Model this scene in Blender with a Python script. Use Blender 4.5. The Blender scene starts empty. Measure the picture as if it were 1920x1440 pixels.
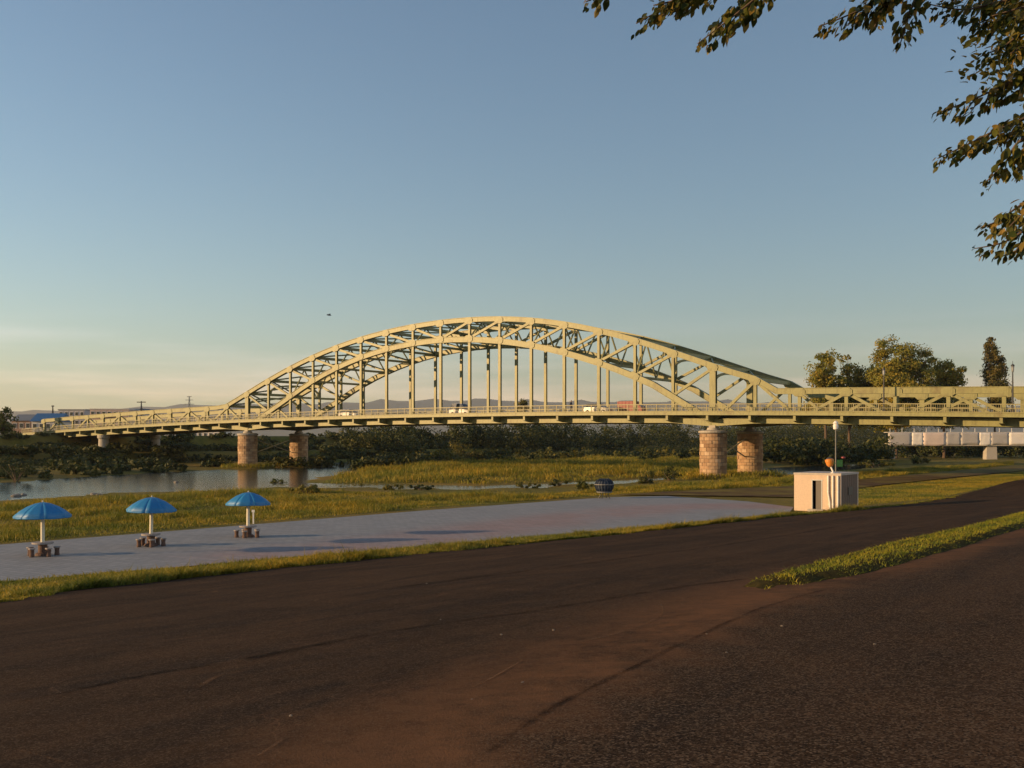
import bpy, bmesh, math, random
import numpy as np
from mathutils import Vector, Matrix
from mathutils.geometry import delaunay_2d_cdt

random.seed(7)
rng = np.random.default_rng(7)
R = math.radians
scene = bpy.context.scene
col = scene.collection

# ------------------------------------------------------------------ camera
FPX, CX, HY = 1867.0, 960.0, 826.0           # focal length and horizon of the photo, in its pixels
cam = bpy.data.cameras.new('camera')
cam.sensor_width = 36.0
cam.lens = 36.0 * FPX / 1920.0
cam.shift_y = (HY - 720.0) / 1920.0
cam.clip_start = 0.1
cam.clip_end = 60000.0
cam_o = bpy.data.objects.new('camera', cam)
col.objects.link(cam_o)
cam_o.location = (0, 0, 0)
cam_o.rotation_euler = (R(90), 0, 0)
scene.camera = cam_o

# ------------------------------------------------------------------ sky and sun
SUN_EL = R(10.0)
SUN_AZ = math.atan2(-0.965, -0.26)           # azimuth of the sun, measured from +Y towards +X
sun_dir = Vector((math.sin(SUN_AZ) * math.cos(SUN_EL), math.cos(SUN_AZ) * math.cos(SUN_EL), math.sin(SUN_EL)))
world = bpy.data.worlds.new('World')
scene.world = world
world.use_nodes = True
wn, wl = world.node_tree.nodes, world.node_tree.links
wn.clear()
w_out = wn.new('ShaderNodeOutputWorld')
w_bg = wn.new('ShaderNodeBackground')
w_bg.inputs['Strength'].default_value = 0.107
sky = wn.new('ShaderNodeTexSky')
sky.sky_type = 'NISHITA'
sky.sun_disc = False
sky.sun_elevation = SUN_EL
sky.sun_rotation = -SUN_AZ
sky.altitude = 100.0
sky.air_density = 1.2
sky.dust_density = 0.5
sky.ozone_density = 2.5
w_hsv = wn.new('ShaderNodeHueSaturation')
w_hsv.inputs['Saturation'].default_value = 1.0
w_white = wn.new('ShaderNodeMix'); w_white.data_type = 'RGBA'; w_white.blend_type = 'MULTIPLY'   # white balance
w_white.inputs[0].default_value = 1.0
w_white.inputs[7].default_value = (0.985, 0.985, 1.0, 1)
wl.new(sky.outputs['Color'], w_white.inputs[6])
wl.new(w_white.outputs[2], w_hsv.inputs['Color'])
# thin cloud streaks low over the horizon, all the way round
w_tc = wn.new('ShaderNodeTexCoord')
w_map = wn.new('ShaderNodeMapping')
w_map.inputs['Scale'].default_value = (2.2, 2.2, 26.0)
w_map.inputs['Rotation'].default_value = (0.0, 0.05, 0.0)
wl.new(w_tc.outputs['Generated'], w_map.inputs['Vector'])
w_noise = wn.new('ShaderNodeTexNoise')
w_noise.inputs['Scale'].default_value = 1.5
w_noise.inputs['Detail'].default_value = 7.0
w_noise.inputs['Roughness'].default_value = 0.55
wl.new(w_map.outputs['Vector'], w_noise.inputs['Vector'])
w_ramp = wn.new('ShaderNodeValToRGB')
w_ramp.color_ramp.elements[0].position = 0.45
w_ramp.color_ramp.elements[1].position = 0.70
wl.new(w_noise.outputs['Fac'], w_ramp.inputs['Fac'])
w_sep = wn.new('ShaderNodeSeparateXYZ')
wl.new(w_tc.outputs['Generated'], w_sep.inputs['Vector'])
w_band = wn.new('ShaderNodeValToRGB')
be = w_band.color_ramp.elements
be[0].position = 0.0; be[0].color = (0.65, 0.65, 0.65, 1)
be[1].position = 0.125; be[1].color = (0, 0, 0, 1)
e = be.new(0.045); e.color = (1, 1, 1, 1)
e = be.new(0.078); e.color = (0.45, 0.45, 0.45, 1)
wl.new(w_sep.outputs['Z'], w_band.inputs['Fac'])
w_mul = wn.new('ShaderNodeMath'); w_mul.operation = 'MULTIPLY'
wl.new(w_ramp.outputs['Color'], w_mul.inputs[0]); wl.new(w_band.outputs['Color'], w_mul.inputs[1])
w_mul2 = wn.new('ShaderNodeMath'); w_mul2.operation = 'MULTIPLY'; w_mul2.inputs[1].default_value = 0.85
wl.new(w_mul.outputs[0], w_mul2.inputs[0])
w_tint = wn.new('ShaderNodeMix'); w_tint.data_type = 'RGBA'; w_tint.blend_type = 'MULTIPLY'
w_tint.inputs[0].default_value = 1.0
w_tint.inputs[7].default_value = (2.10, 1.58, 1.75, 1)
wl.new(w_hsv.outputs['Color'], w_tint.inputs[6])
w_mix = wn.new('ShaderNodeMix'); w_mix.data_type = 'RGBA'
wl.new(w_mul2.outputs[0], w_mix.inputs[0])
wl.new(w_hsv.outputs['Color'], w_mix.inputs[6])
wl.new(w_tint.outputs[2], w_mix.inputs[7])
wl.new(w_mix.outputs[2], w_bg.inputs['Color'])
wl.new(w_bg.outputs['Background'], w_out.inputs['Surface'])

sun = bpy.data.lights.new('sun', 'SUN')
sun.energy = 5.0
sun.angle = R(0.6)
sun.color = (1.0, 0.64, 0.31)
sun_o = bpy.data.objects.new('sun', sun)
col.objects.link(sun_o)
sun_o.location = (-60, -20, 40)
sun_o.rotation_euler = sun_dir.to_track_quat('Z', 'Y').to_euler()

scene.view_settings.view_transform = 'Standard'
scene.view_settings.look = 'None'
scene.view_settings.gamma = 1.0
scene.view_settings.use_curve_mapping = False
scene.view_settings.exposure = 0.62
scene.cycles.max_bounces = 6
scene.cycles.volume_bounces = 0
scene.cycles.use_denoising = True

# ------------------------------------------------------------------ frame of the place
# bridge axis: u runs along the bridge towards the near bank, v runs along the river
TH = 0.6186
CT, ST = math.cos(TH), math.sin(TH)
X0, Y0 = -48.373, 182.262                    # near truss over the far pier
PANEL = 5.715
TRUSS_W = 12.4
U0 = X0 * CT - Y0 * ST
V0 = X0 * ST + Y0 * CT
WATER = -5.1
PLAIN = -4.6

def uv_of(x, y): return x * CT - y * ST, x * ST + y * CT
def xy_of(u, v): return u * CT + v * ST, -u * ST + v * CT

def on_level(px, py, z):
    Y = -z * FPX / (py - HY)
    return ((px - CX) / FPX * Y, Y)

def poly_level(pts, z): return np.array([on_level(a, b, z) for a, b in pts])

river_px = [(-700, 1010), (0, 937), (100, 931), (200, 925), (300, 922), (400, 919), (470, 917), (520, 911), (560, 902),
            (610, 893), (655, 882), (700, 868), (735, 858), (690, 861), (600, 869), (450, 879), (300, 886), (200, 892), (0, 906), (-700, 925)]
creek_px = [(540, 905), (700, 908), (800, 909), (900, 912), (1000, 909), (1150, 902), (1320, 893), (1430, 879), (1500, 875), (1640, 870),
            (1640, 876), (1500, 888), (1430, 893), (1320, 899), (1230, 899), (1150, 907), (1060, 908), (1000, 915), (940, 914), (880, 919), (800, 914), (760, 917), (690, 913), (640, 914), (540, 914)]
RIVERS = [poly_level(river_px, WATER), poly_level(creek_px, WATER)]

def signed_dist(P, poly):
    """positive inside, metres"""
    x, y = P[:, 0], P[:, 1]
    inside = np.zeros(len(P), bool)
    d2 = np.full(len(P), 1e18)
    n = len(poly)
    for i in range(n):
        ax, ay = poly[i]; bx, by = poly[(i + 1) % n]
        c = ((ay > y) != (by > y))
        with np.errstate(divide='ignore', invalid='ignore'):
            xi = (bx - ax) * (y - ay) / (by - ay + 1e-12) + ax
        inside ^= c & (x < xi)
        ex, ey = bx - ax, by - ay
        t = np.clip(((x - ax) * ex + (y - ay) * ey) / (ex * ex + ey * ey + 1e-12), 0, 1)
        d2 = np.minimum(d2, (x - ax - t * ex) ** 2 + (y - ay - t * ey) ** 2)
    d = np.sqrt(d2)
    return np.where(inside, d, -d)

def sstep(a, b, x):
    t = np.clip((x - a) / (b - a), 0, 1)
    return t * t * (3 - 2 * t)

def wob(x, y, s, seed=0.0):
    return (np.sin(x / s * 1.7 + seed) * np.cos(y / s * 1.3 - seed * 2) + 0.6 * np.sin(x / s * 3.9 - y / s * 2.7 + seed * 3)
            + 0.35 * np.sin(y / s * 7.1 + x / s * 5.3 + seed))

PIER_PTS = []
for _k in (0, 16):
    for _w in (0, TRUSS_W):
        PIER_PTS.append(xy_of(U0 + _k * PANEL, V0 + _w))

def H(x, y):
    """ground height"""
    x = np.asarray(x, float); y = np.asarray(y, float)
    shp = x.shape
    x = x.ravel(); y = y.ravel()
    u, v = uv_of(x, y)
    slope = -1.6 + 0.0833 * np.minimum(u, 6 + 0.15 * np.maximum(u - 6, 0)) - 0.02 * v
    slope = np.clip(slope, -60, 0.8)
    plain = PLAIN + 0.10 * wob(x, y, 21.0, 1.0) * sstep(-43, -52, u)
    # banks
    sd = np.full(len(x), -1e9)
    near = (np.abs(x) < 420) & (y > 40) & (y < 460)
    P = np.stack([x[near], y[near]], 1)
    if len(P):
        s = np.maximum(signed_dist(P, RIVERS[0]), signed_dist(P, RIVERS[1]))
        s = s + 0.8 * wob(P[:, 0], P[:, 1], 5.0, 2.0)
        sd[near] = s
    shore = sstep(-15.0, 0.0, sd)
    plain = plain * (1 - shore) + (WATER + 0.03) * shore - 0.8 * sstep(-1.0, 4.0, sd)
    # far levee with a terrace, beyond the river
    far = PLAIN * 0
    lev = 2.2 * sstep(-178, -181.5, u) + 3.6 * sstep(-200, -206, u)
    plain = np.where(u < -170, np.maximum(plain, PLAIN + lev), plain)
    z = np.where(u > -60, np.maximum(slope, plain), plain)
    for (px_, py_) in PIER_PTS:
        d = np.hypot(x - px_, y - py_)
        z = np.maximum(z, WATER + 0.35 - 0.9 * sstep(3.5, 8.0, d) - 3 * sstep(7.5, 9, d))
    return z.reshape(shp)

def H1(x, y): return float(H(np.array([x]), np.array([y]))[0])

def to_ground(px, py, off=0.0):
    dx, dz = (px - CX) / FPX, -(py - HY) / FPX
    Y = np.concatenate([np.linspace(2, 80, 1600), np.linspace(80, 700, 3000)])
    g = H(dx * Y, Y) + off - dz * Y
    i = int(np.argmax(g > 0))
    if g[i] <= 0: i = len(Y) - 1
    return (dx * Y[i], Y[i])

# ------------------------------------------------------------------ object helpers
def tag(o, label=None, cat=None, group=None, kind=None):
    if label: o['label'] = label
    if cat: o['category'] = cat
    if group: o['group'] = group
    if kind: o['kind'] = kind
    return o

def empty(name, loc=(0, 0, 0), rz=0.0, parent=None):
    o = bpy.data.objects.new(name, None)
    o.empty_display_size = 0.3
    o.location = loc; o.rotation_euler = (0, 0, rz)
    o.parent = parent
    col.objects.link(o)
    return o

def link(name, me, parent=None, loc=(0, 0, 0), rot=(0, 0, 0)):
    o = bpy.data.objects.new(name, me)
    o.location = loc; o.rotation_euler = rot
    o.parent = parent
    col.objects.link(o)
    return o

def copy_tree(o, parent=None):
    c = o.copy(); col.objects.link(c); c.parent = parent
    for ch in list(o.children): copy_tree(ch, c)
    return c

class MB:
    def __init__(self): self.v = []; self.f = []; self.m = []
    def add(self, vs, fs, mi=0):
        n = len(self.v)
        self.v += [tuple(p) for p in vs]
        for f in fs:
            self.f.append(tuple(i + n for i in f)); self.m.append(mi)
        return self
    def box(self, c, s, rot=None, mi=0, taper=None):
        x, y, z = s[0] / 2, s[1] / 2, s[2] / 2
        vs = [Vector((a, b, d)) for d in (-z, z) for b in (-y, y) for a in (-x, x)]
        if taper is not None:
            for p in vs:
                if p.z > 0: p.x *= taper; p.y *= taper
        if rot is not None: vs = [rot @ p for p in vs]
        vs = [p + Vector(c) for p in vs]
        return self.add(vs, [(0, 2, 3, 1), (4, 5, 7, 6), (0, 1, 5, 4), (2, 6, 7, 3), (0, 4, 6, 2), (1, 3, 7, 5)], mi)
    def beam(self, a, b, w, d, side=Vector((0, 1, 0)), mi=0):
        """solid bar from a to b: w across `side`, d in the third direction"""
        a, b = Vector(a), Vector(b)
        t = (b - a).normalized()
        n = t.cross(side).normalized(); s = n.cross(t).normalized()
        vs = []
        for p in (a, b):
            for (i, j) in ((-1, -1), (1, -1), (1, 1), (-1, 1)):
                vs.append(p + s * (i * w / 2) + n * (j * d / 2))
        return self.add(vs, [(3, 2, 1, 0), (4, 5, 6, 7), (0, 1, 5, 4), (1, 2, 6, 5), (2, 3, 7, 6), (3, 0, 4, 7)], mi)
    def hbeam(self, a, b, w, d, tk=0.05, side=Vector((0, 1, 0))):
        """two side plates tied by a web, as rolled and built-up bridge members are"""
        a, b = Vector(a), Vector(b)
        t = (b - a).normalized()
        n = t.cross(side).normalized(); s = n.cross(t).normalized()
        for q in (-1, 1):
            self.beam(a + s * q * (w / 2 - tk / 2), b + s * q * (w / 2 - tk / 2), tk, d, side)
        self.beam(a, b, w - 2 * tk - 0.004, tk, side)
        return self
    def tube(self, pts, rad, n=8, cap=True, mi=0):
        pts = [Vector(p) for p in pts]
        if not hasattr(rad, '__len__'): rad = [rad] * len(pts)
        base = len(self.v)
        ref = None
        for i, p in enumerate(pts):
            t = (pts[min(i + 1, len(pts) - 1)] - pts[max(i - 1, 0)])
            t = t.normalized() if t.length > 1e-9 else Vector((0, 0, 1))
            if ref is None:
                ref = Vector((1, 0, 0)) if abs(t.x) < 0.8 else Vector((0, 1, 0))
            s = (ref - t * ref.dot(t)).normalized(); ref = s
            q = t.cross(s)
            for k in range(n):
                a = 2 * math.pi * k / n
                self.v.append(tuple(p + (s * math.cos(a) + q * math.sin(a)) * rad[i]))
        for i in range(len(pts) - 1):
            for k in range(n):
                a0 = base + i * n + k; a1 = base + i * n + (k + 1) % n
                self.f.append((a0, a1, a1 + n, a0 + n)); self.m.append(mi)
        if cap:
            self.f.append(tuple(base + k for k in reversed(range(n)))); self.m.append(mi)
            self.f.append(tuple(base + (len(pts) - 1) * n + k for k in range(n))); self.m.append(mi)
        return self
    def lathe(self, prof, n=16, c=(0, 0, 0), mi=0):
        return self.tube([(c[0], c[1], c[2] + z) for r, z in prof], [max(r, 1e-4) for r, z in prof], n, True, mi) if False else self._lathe(prof, n, c, mi)
    def _lathe(self, prof, n, c, mi):
        base = len(self.v)
        for r, z in prof:
            for k in range(n):
                a = 2 * math.pi * k / n
                self.v.append((c[0] + r * math.cos(a), c[1] + r * math.sin(a), c[2] + z))
        for i in range(len(prof) - 1):
            for k in range(n):
                a0 = base + i * n + k; a1 = base + i * n + (k + 1) % n
                self.f.append((a0, a1, a1 + n, a0 + n)); self.m.append(mi)
        self.f.append(tuple(base + k for k in reversed(range(n)))); self.m.append(mi)
        self.f.append(tuple(base + (len(prof) - 1) * n + k for k in range(n))); self.m.append(mi)
        return self
    def mesh(self, name, mats, smooth=False):
        me = bpy.data.meshes.new(name)
        me.from_pydata(self.v, [], self.f)
        if not isinstance(mats, (list, tuple)): mats = [mats]
        for m in mats: me.materials.append(m)
        if len(mats) > 1: me.polygons.foreach_set('material_index', self.m)
        if smooth: me.polygons.foreach_set('use_smooth', [True] * len(me.polygons))
        me.update()
        return me
    def build(self, name, mats, parent=None, loc=(0, 0, 0), rot=(0, 0, 0), smooth=False):
        return link(name, self.mesh(name, mats, smooth), parent, loc, rot)

def np_mesh(name, V, F, mat, smooth=False):
    """V (n,3), F (m,k) all the same k"""
    me = bpy.data.meshes.new(name)
    V = np.ascontiguousarray(V, np.float32); F = np.ascontiguousarray(F, np.int32)
    m, k = F.shape
    me.vertices.add(len(V)); me.vertices.foreach_set('co', V.ravel())
    me.loops.add(m * k); me.loops.foreach_set('vertex_index', F.ravel())
    me.polygons.add(m)
    me.polygons.foreach_set('loop_start', np.arange(0, m * k, k, dtype=np.int32))
    me.polygons.foreach_set('loop_total', np.full(m, k, np.int32))
    if smooth: me.polygons.foreach_set('use_smooth', np.ones(m, bool))
    me.materials.append(mat)
    me.update(calc_edges=True)
    return me

# ------------------------------------------------------------------ materials
class NT:
    def __init__(self, name):
        self.mat = bpy.data.materials.new(name)
        self.mat.use_nodes = True
        self.n, self.l = self.mat.node_tree.nodes, self.mat.node_tree.links
        self.b = self.n['Principled BSDF']
        self.out = self.n['Material Output']
    def new(self, t, **kw):
        nd = self.n.new(t)
        for k, v in kw.items(): setattr(nd, k, v)
        return nd
    def coord(self, kind='Object'):
        return self.new('ShaderNodeTexCoord').outputs[kind]
    def pos(self): return self.new('ShaderNodeNewGeometry').outputs['Position']
    def noise(self, vec, scale, detail=4.0, rough=0.55, dist=0.0):
        t = self.new('ShaderNodeTexNoise')
        t.inputs['Scale'].default_value = scale; t.inputs['Detail'].default_value = detail
        t.inputs['Roughness'].default_value = rough; t.inputs['Distortion'].default_value = dist
        self.l.new(vec, t.inputs['Vector'])
        return t.outputs['Fac']
    def voro(self, vec, scale, feature='F1', out='Distance'):
        t = self.new('ShaderNodeTexVoronoi'); t.feature = feature
        t.inputs['Scale'].default_value = scale
        self.l.new(vec, t.inputs['Vector'])
        return t.outputs[out]
    def ramp(self, fac, stops):
        r = self.new('ShaderNodeValToRGB')
        el = r.color_ramp.elements
        while len(el) < len(stops): el.new(0.5)
        for e_, (p, c) in zip(el, stops):
            e_.position = p
            e_.color = (c, c, c, 1) if not hasattr(c, '__len__') else (*c, 1)
        self.l.new(fac, r.inputs['Fac'])
        return r.outputs['Color']
    def mix(self, fac, a, b, blend='MIX'):
        m = self.new('ShaderNodeMix'); m.data_type = 'RGBA'; m.blend_type = blend
        for i, x in ((0, fac), (6, a), (7, b)):
            if hasattr(x, 'is_output') or hasattr(x, 'links'): self.l.new(x, m.inputs[i])
            elif i == 0: m.inputs[0].default_value = x
            else: m.inputs[i].default_value = (*x, 1)
        return m.outputs[2]
    def math(self, op, a, b=0.0):
        m = self.new('ShaderNodeMath'); m.operation = op
        for i, x in enumerate((a, b)):
            if hasattr(x, 'links'): self.l.new(x, m.inputs[i])
            else: m.inputs[i].default_value = x
        return m.outputs[0]
    def scalevec(self, vec, s):
        m = self.new('ShaderNodeMapping'); m.inputs['Scale'].default_value = s
        self.l.new(vec, m.inputs['Vector'])
        return m.outputs['Vector']
    def color(self, c):
        if hasattr(c, 'links'): self.l.new(c, self.b.inputs['Base Color'])
        else: self.b.inputs['Base Color'].default_value = (*c, 1)
        return self
    def rough(self, r):
        if hasattr(r, 'links'): self.l.new(r, self.b.inputs['Roughness'])
        else: self.b.inputs['Roughness'].default_value = r
        return self
    def bump(self, h, strength=0.3, dist=0.02):
        b = self.new('ShaderNodeBump'); b.inputs['Strength'].default_value = strength
        b.inputs['Distance'].default_value = dist
        self.l.new(h, b.inputs['Height']); self.l.new(b.outputs['Normal'], self.b.inputs['Normal'])
        return self

def mat_paint(name, c, rough=0.45, wear=(0.20, 0.13, 0.07), amount=0.35, scale=1.2, metal=0.0, spec=0.5, streak=0.0):
    t = NT(name); p = t.coord()
    n1 = t.noise(p, scale, 6, 0.6); n2 = t.noise(p, scale * 9, 4, 0.6)
    c1 = t.mix(t.ramp(n2, [(0.3, 0.0), (0.7, 1.0)]), tuple(x * 0.88 for x in c), tuple(min(1, x * 1.08) for x in c))
    c2 = t.mix(t.math('MULTIPLY', t.ramp(n1, [(0.55, 0.0), (0.78, 1.0)]), amount), c1, wear)
    if streak:
        n3 = t.noise(t.scalevec(p, (1.0, 1.0, 0.16)), 3.0, 5, 0.65)
        c2 = t.mix(t.math('MULTIPLY', t.ramp(n3, [(0.50, 0.0), (0.72, 1.0)]), streak), c2, tuple(x * 0.45 for x in c))
    t.color(c2).rough(t.math('ADD', t.math('MULTIPLY', n2, 0.2), rough - 0.1))
    t.b.inputs['Metallic'].default_value = metal
    t.b.inputs['Specular IOR Level'].default_value = spec
    return t.mat

def mat_leaf(name, cols, trans=0.35, rough=0.55, big=None):
    t = NT(name)
    g = t.new('ShaderNodeNewGeometry')
    r = t.ramp(g.outputs['Random Per Island'], [(i / max(1, len(cols) - 1), c) for i, c in enumerate(cols)])
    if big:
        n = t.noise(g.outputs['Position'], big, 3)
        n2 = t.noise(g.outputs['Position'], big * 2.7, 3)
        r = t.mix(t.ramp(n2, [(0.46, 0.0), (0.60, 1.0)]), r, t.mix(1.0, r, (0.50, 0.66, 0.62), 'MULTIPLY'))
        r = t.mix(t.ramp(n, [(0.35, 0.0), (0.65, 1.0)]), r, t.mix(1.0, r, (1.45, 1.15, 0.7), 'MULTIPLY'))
    t.color(r).rough(rough)
    t.b.inputs['Specular IOR Level'].default_value = 0.3
    tr = t.new('ShaderNodeBsdfTranslucent'); t.l.new(r, tr.inputs['Color'])
    mx = t.new('ShaderNodeMixShader'); mx.inputs[0].default_value = trans
    t.l.new(t.b.outputs[0], mx.inputs[1]); t.l.new(tr.outputs[0], mx.inputs[2])
    t.l.new(mx.outputs[0], t.out.inputs['Surface'])
    return t.mat

M = {}
M['steel'] = mat_paint('bridge_paint', (0.245, 0.240, 0.098), 0.46, (0.11, 0.072, 0.034), 0.85, 0.45, streak=0.7, spec=0.4)
M['steel_rail'] = mat_paint('railing_paint', (0.25, 0.23, 0.11), 0.5, (0.25, 0.17, 0.10), 0.3, 1.0)
M['steel_dark'] = mat_paint('floor_steel', (0.20, 0.19, 0.12), 0.6, (0.14, 0.09, 0.05), 0.6, 0.6)
M['deck'] = mat_paint('deck_asphalt', (0.07, 0.068, 0.065), 0.9, (0.11, 0.1, 0.09), 0.5, 0.7)
M['concrete'] = mat_paint('concrete', (0.38, 0.35, 0.30), 0.85, (0.17, 0.14, 0.11), 0.7, 0.8)
M['white'] = mat_paint('white_paint', (0.74, 0.72, 0.67), 0.5, (0.40, 0.33, 0.25), 0.35, 1.5)
M['white_pole'] = mat_paint('cream_pole', (0.66, 0.62, 0.50), 0.5, (0.40, 0.33, 0.25), 0.3, 3.0)
M['grey_metal'] = mat_paint('grey_metal', (0.35, 0.36, 0.36), 0.4, (0.2, 0.16, 0.12), 0.3, 2.0, 0.6)
M['dark_metal'] = mat_paint('dark_metal', (0.05, 0.05, 0.05), 0.5, (0.1, 0.07, 0.05), 0.3, 2.0, 0.2)
M['blue_canopy'] = mat_paint('blue_canopy', (0.010, 0.165, 0.40), 0.55, (0.05, 0.30, 0.50), 0.3, 2.0, 0.0, 0.6)
M['brick_red'] = mat_paint('seat_terracotta', (0.11, 0.062, 0.045), 0.85, (0.09, 0.06, 0.05), 0.6, 4.0)
M['table_top'] = mat_paint('table_stone', (0.27, 0.24, 0.23), 0.7, (0.15, 0.12, 0.1), 0.5, 4.0)
M['bark'] = mat_paint('bark', (0.11, 0.075, 0.05), 0.95, (0.05, 0.04, 0.03), 0.8, 5.0)
M['plaster'] = mat_paint('kiosk_plaster', (0.58, 0.445, 0.325), 0.8, (0.40, 0.31, 0.24), 0.5, 1.2)
M['kiosk_roof'] = mat_paint('kiosk_roof', (0.42, 0.37, 0.31), 0.7, (0.3, 0.25, 0.2), 0.5, 1.0)
M['door'] = mat_paint('kiosk_door', (0.10, 0.085, 0.07), 0.5, (0.18, 0.15, 0.12), 0.4, 2.0)
M['pole_grey'] = mat_paint('grey_pole', (0.16, 0.16, 0.15), 0.6)
M['orange'] = mat_paint('orange_plastic', (0.60, 0.22, 0.03), 0.45, (0.45, 0.16, 0.03), 0.3, 3.0)
M['navy'] = mat_paint('navy_plastic', (0.018, 0.030, 0.052), 0.65, (0.08, 0.1, 0.14), 0.4, 3.0)
M['car_white'] = mat_paint('car_white', (0.50, 0.50, 0.48), 0.25, (0.6, 0.58, 0.5), 0.15, 1.0)
M['car_silver'] = mat_paint('car_silver', (0.35, 0.35, 0.33), 0.25, (0.4, 0.4, 0.38), 0.15, 1.0, 0.3)
M['car_red'] = mat_paint('car_red', (0.22, 0.02, 0.02), 0.5, (0.3, 0.03, 0.03), 0.2, 1.0)
M['rubber'] = mat_paint('rubber', (0.02, 0.02, 0.02), 0.85, (0.04, 0.035, 0.03), 0.4, 3.0)
M['tarp_grey'] = mat_paint('grey_sheeting', (0.40, 0.38, 0.36), 0.6, (0.28, 0.24, 0.21), 0.5, 1.2)
M['tarp_pink'] = mat_paint('pinkish_sheeting', (0.60, 0.50, 0.44), 0.6, (0.42, 0.34, 0.29), 0.5, 1.2)
M['tarp'] = mat_paint('white_sheeting', (0.72, 0.68, 0.62), 0.6, (0.50, 0.42, 0.36), 0.5, 1.2)
M['wall_pale'] = mat_paint('pale_render', (0.62, 0.56, 0.50), 0.85, (0.42, 0.36, 0.32), 0.4, 0.3)
M['wall_pink'] = mat_paint('pink_render', (0.58, 0.43, 0.35), 0.85, (0.42, 0.32, 0.26), 0.4, 0.3)
M['wall_grey'] = mat_paint('grey_render', (0.36, 0.36, 0.38), 0.85, (0.25, 0.24, 0.24), 0.4, 0.3)
M['wall_brown'] = mat_paint('brown_render', (0.30, 0.20, 0.15), 0.85, (0.2, 0.14, 0.11), 0.4, 0.3)
M['roof_blue'] = mat_paint('blue_sheet_roof', (0.03, 0.11, 0.25), 0.5, (0.06, 0.12, 0.2), 0.4, 0.4)
M['roof_grey'] = mat_paint('grey_sheet_roof', (0.16, 0.17, 0.18), 0.6, (0.1, 0.1, 0.1), 0.4, 0.4)
M['skin'] = mat_paint('skin', (0.45, 0.28, 0.20), 0.6, (0.4, 0.25, 0.18), 0.2, 5.0)
M['cloth_dark'] = mat_paint('dark_cloth', (0.03, 0.035, 0.07), 0.9, (0.05, 0.05, 0.08), 0.3, 5.0)
M['rock'] = mat_paint('river_stone', (0.20, 0.18, 0.155), 0.85, (0.18, 0.16, 0.13), 0.6, 2.0)
M['pebble'] = mat_paint('pebble_stone', (0.17, 0.14, 0.11), 0.85, (0.11, 0.09, 0.07), 0.5, 30.0)
M['bird'] = mat_paint('bird_feathers', (0.06, 0.06, 0.065), 0.8, (0.12, 0.12, 0.12), 0.3, 6.0)

t = NT('glass'); t.color((0.02, 0.025, 0.03)).rough(0.08); t.b.inputs['Specular IOR Level'].default_value = 0.9; M['glass'] = t.mat

# pier stone
t = NT('pier_stone'); p = t.coord(); g = t.new('ShaderNodeNewGeometry')
c = t.ramp(g.outputs['Random Per Island'], [(0.0, (0.22, 0.13, 0.07)), (0.3, (0.38, 0.24, 0.135)), (0.6, (0.46, 0.32, 0.19)), (0.85, (0.31, 0.20, 0.115)), (1.0, (0.52, 0.38, 0.25))])
c = t.mix(t.math('MULTIPLY', t.ramp(t.noise(p, 1.3, 6, 0.65), [(0.5, 0.0), (0.75, 1.0)]), 0.6), c, (0.12, 0.075, 0.045))
t.color(c).rough(0.9).bump(t.noise(p, 14, 5), 0.5, 0.03); M['pier_stone'] = t.mat
t = NT('pier_mortar'); t.color(t.ramp(t.noise(t.coord(), 3, 5), [(0.3, (0.12, 0.10, 0.08)), (0.7, (0.2, 0.16, 0.13))])).rough(0.95); M['mortar'] = t.mat

# ground: short dry summer grass and soil
t = NT('ground_turf'); p = t.pos()
n1 = t.noise(p, 0.06, 5, 0.6); n2 = t.noise(p, 0.9, 6, 0.65); n3 = t.noise(p, 9.0, 4, 0.7)
c = t.mix(t.ramp(n2, [(0.35, 0.0), (0.65, 1.0)]), (0.080, 0.088, 0.013), (0.200, 0.160, 0.026))
c = t.mix(t.ramp(n1, [(0.42, 0.0), (0.62, 1.0)]), c, (0.230, 0.160, 0.034))
c = t.mix(t.math('MULTIPLY', t.ramp(n3, [(0.45, 0.0), (0.75, 1.0)]), 0.5), c, (0.05, 0.045, 0.018))
t.color(c).rough(0.95).bump(t.math('ADD', n2, t.math('MULTIPLY', n3, 0.6)), 0.9, 0.25)
t.b.inputs['Specular IOR Level'].default_value = 0.15
M['turf'] = t.mat

# asphalt with aggregate, worn seams and a trail of red-brown grit along the joint
t = NT('asphalt'); p = t.pos()
att = t.new('ShaderNodeAttribute'); att.attribute_name = 'joint'
side = t.new('ShaderNodeAttribute'); side.attribute_name = 'coarse'
rot = t.new('ShaderNodeMapping'); rot.inputs['Rotation'].default_value = (0, 0, TH); t.l.new(p, rot.inputs['Vector']); pr = rot.outputs['Vector']
patch = t.noise(p, 0.45, 6, 0.62, 0.6); mid = t.noise(p, 3.2, 6, 0.68); fine = t.noise(p, 55, 3, 0.75)
agg = t.new('ShaderNodeSeparateColor'); t.l.new(t.voro(p, 75, 'F1', 'Color'), agg.inputs[0])
agg2 = t.new('ShaderNodeSeparateColor'); t.l.new(t.voro(p, 26, 'F1', 'Color'), agg2.inputs[0])
streak = t.noise(t.scalevec(pr, (1.0, 0.16, 1.0)), 1.5, 7, 0.62, 0.8)
track = t.noise(t.scalevec(pr, (1.0, 0.05, 1.0)), 0.8, 4, 0.5, 0.5)
c = t.mix(t.ramp(patch, [(0.34, 0.0), (0.66, 1.0)]), (0.0310, 0.0185, 0.0102), (0.0690, 0.0385, 0.0195))
c = t.mix(t.math('MULTIPLY', t.ramp(streak, [(0.48, 0.0), (0.66, 1.0)]), 0.75), c, (0.0189, 0.0142, 0.0115))
c = t.mix(t.math('MULTIPLY', t.ramp(track, [(0.50, 0.0), (0.62, 1.0)]), 0.45), c, (0.0783, 0.0446, 0.0243))
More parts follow.
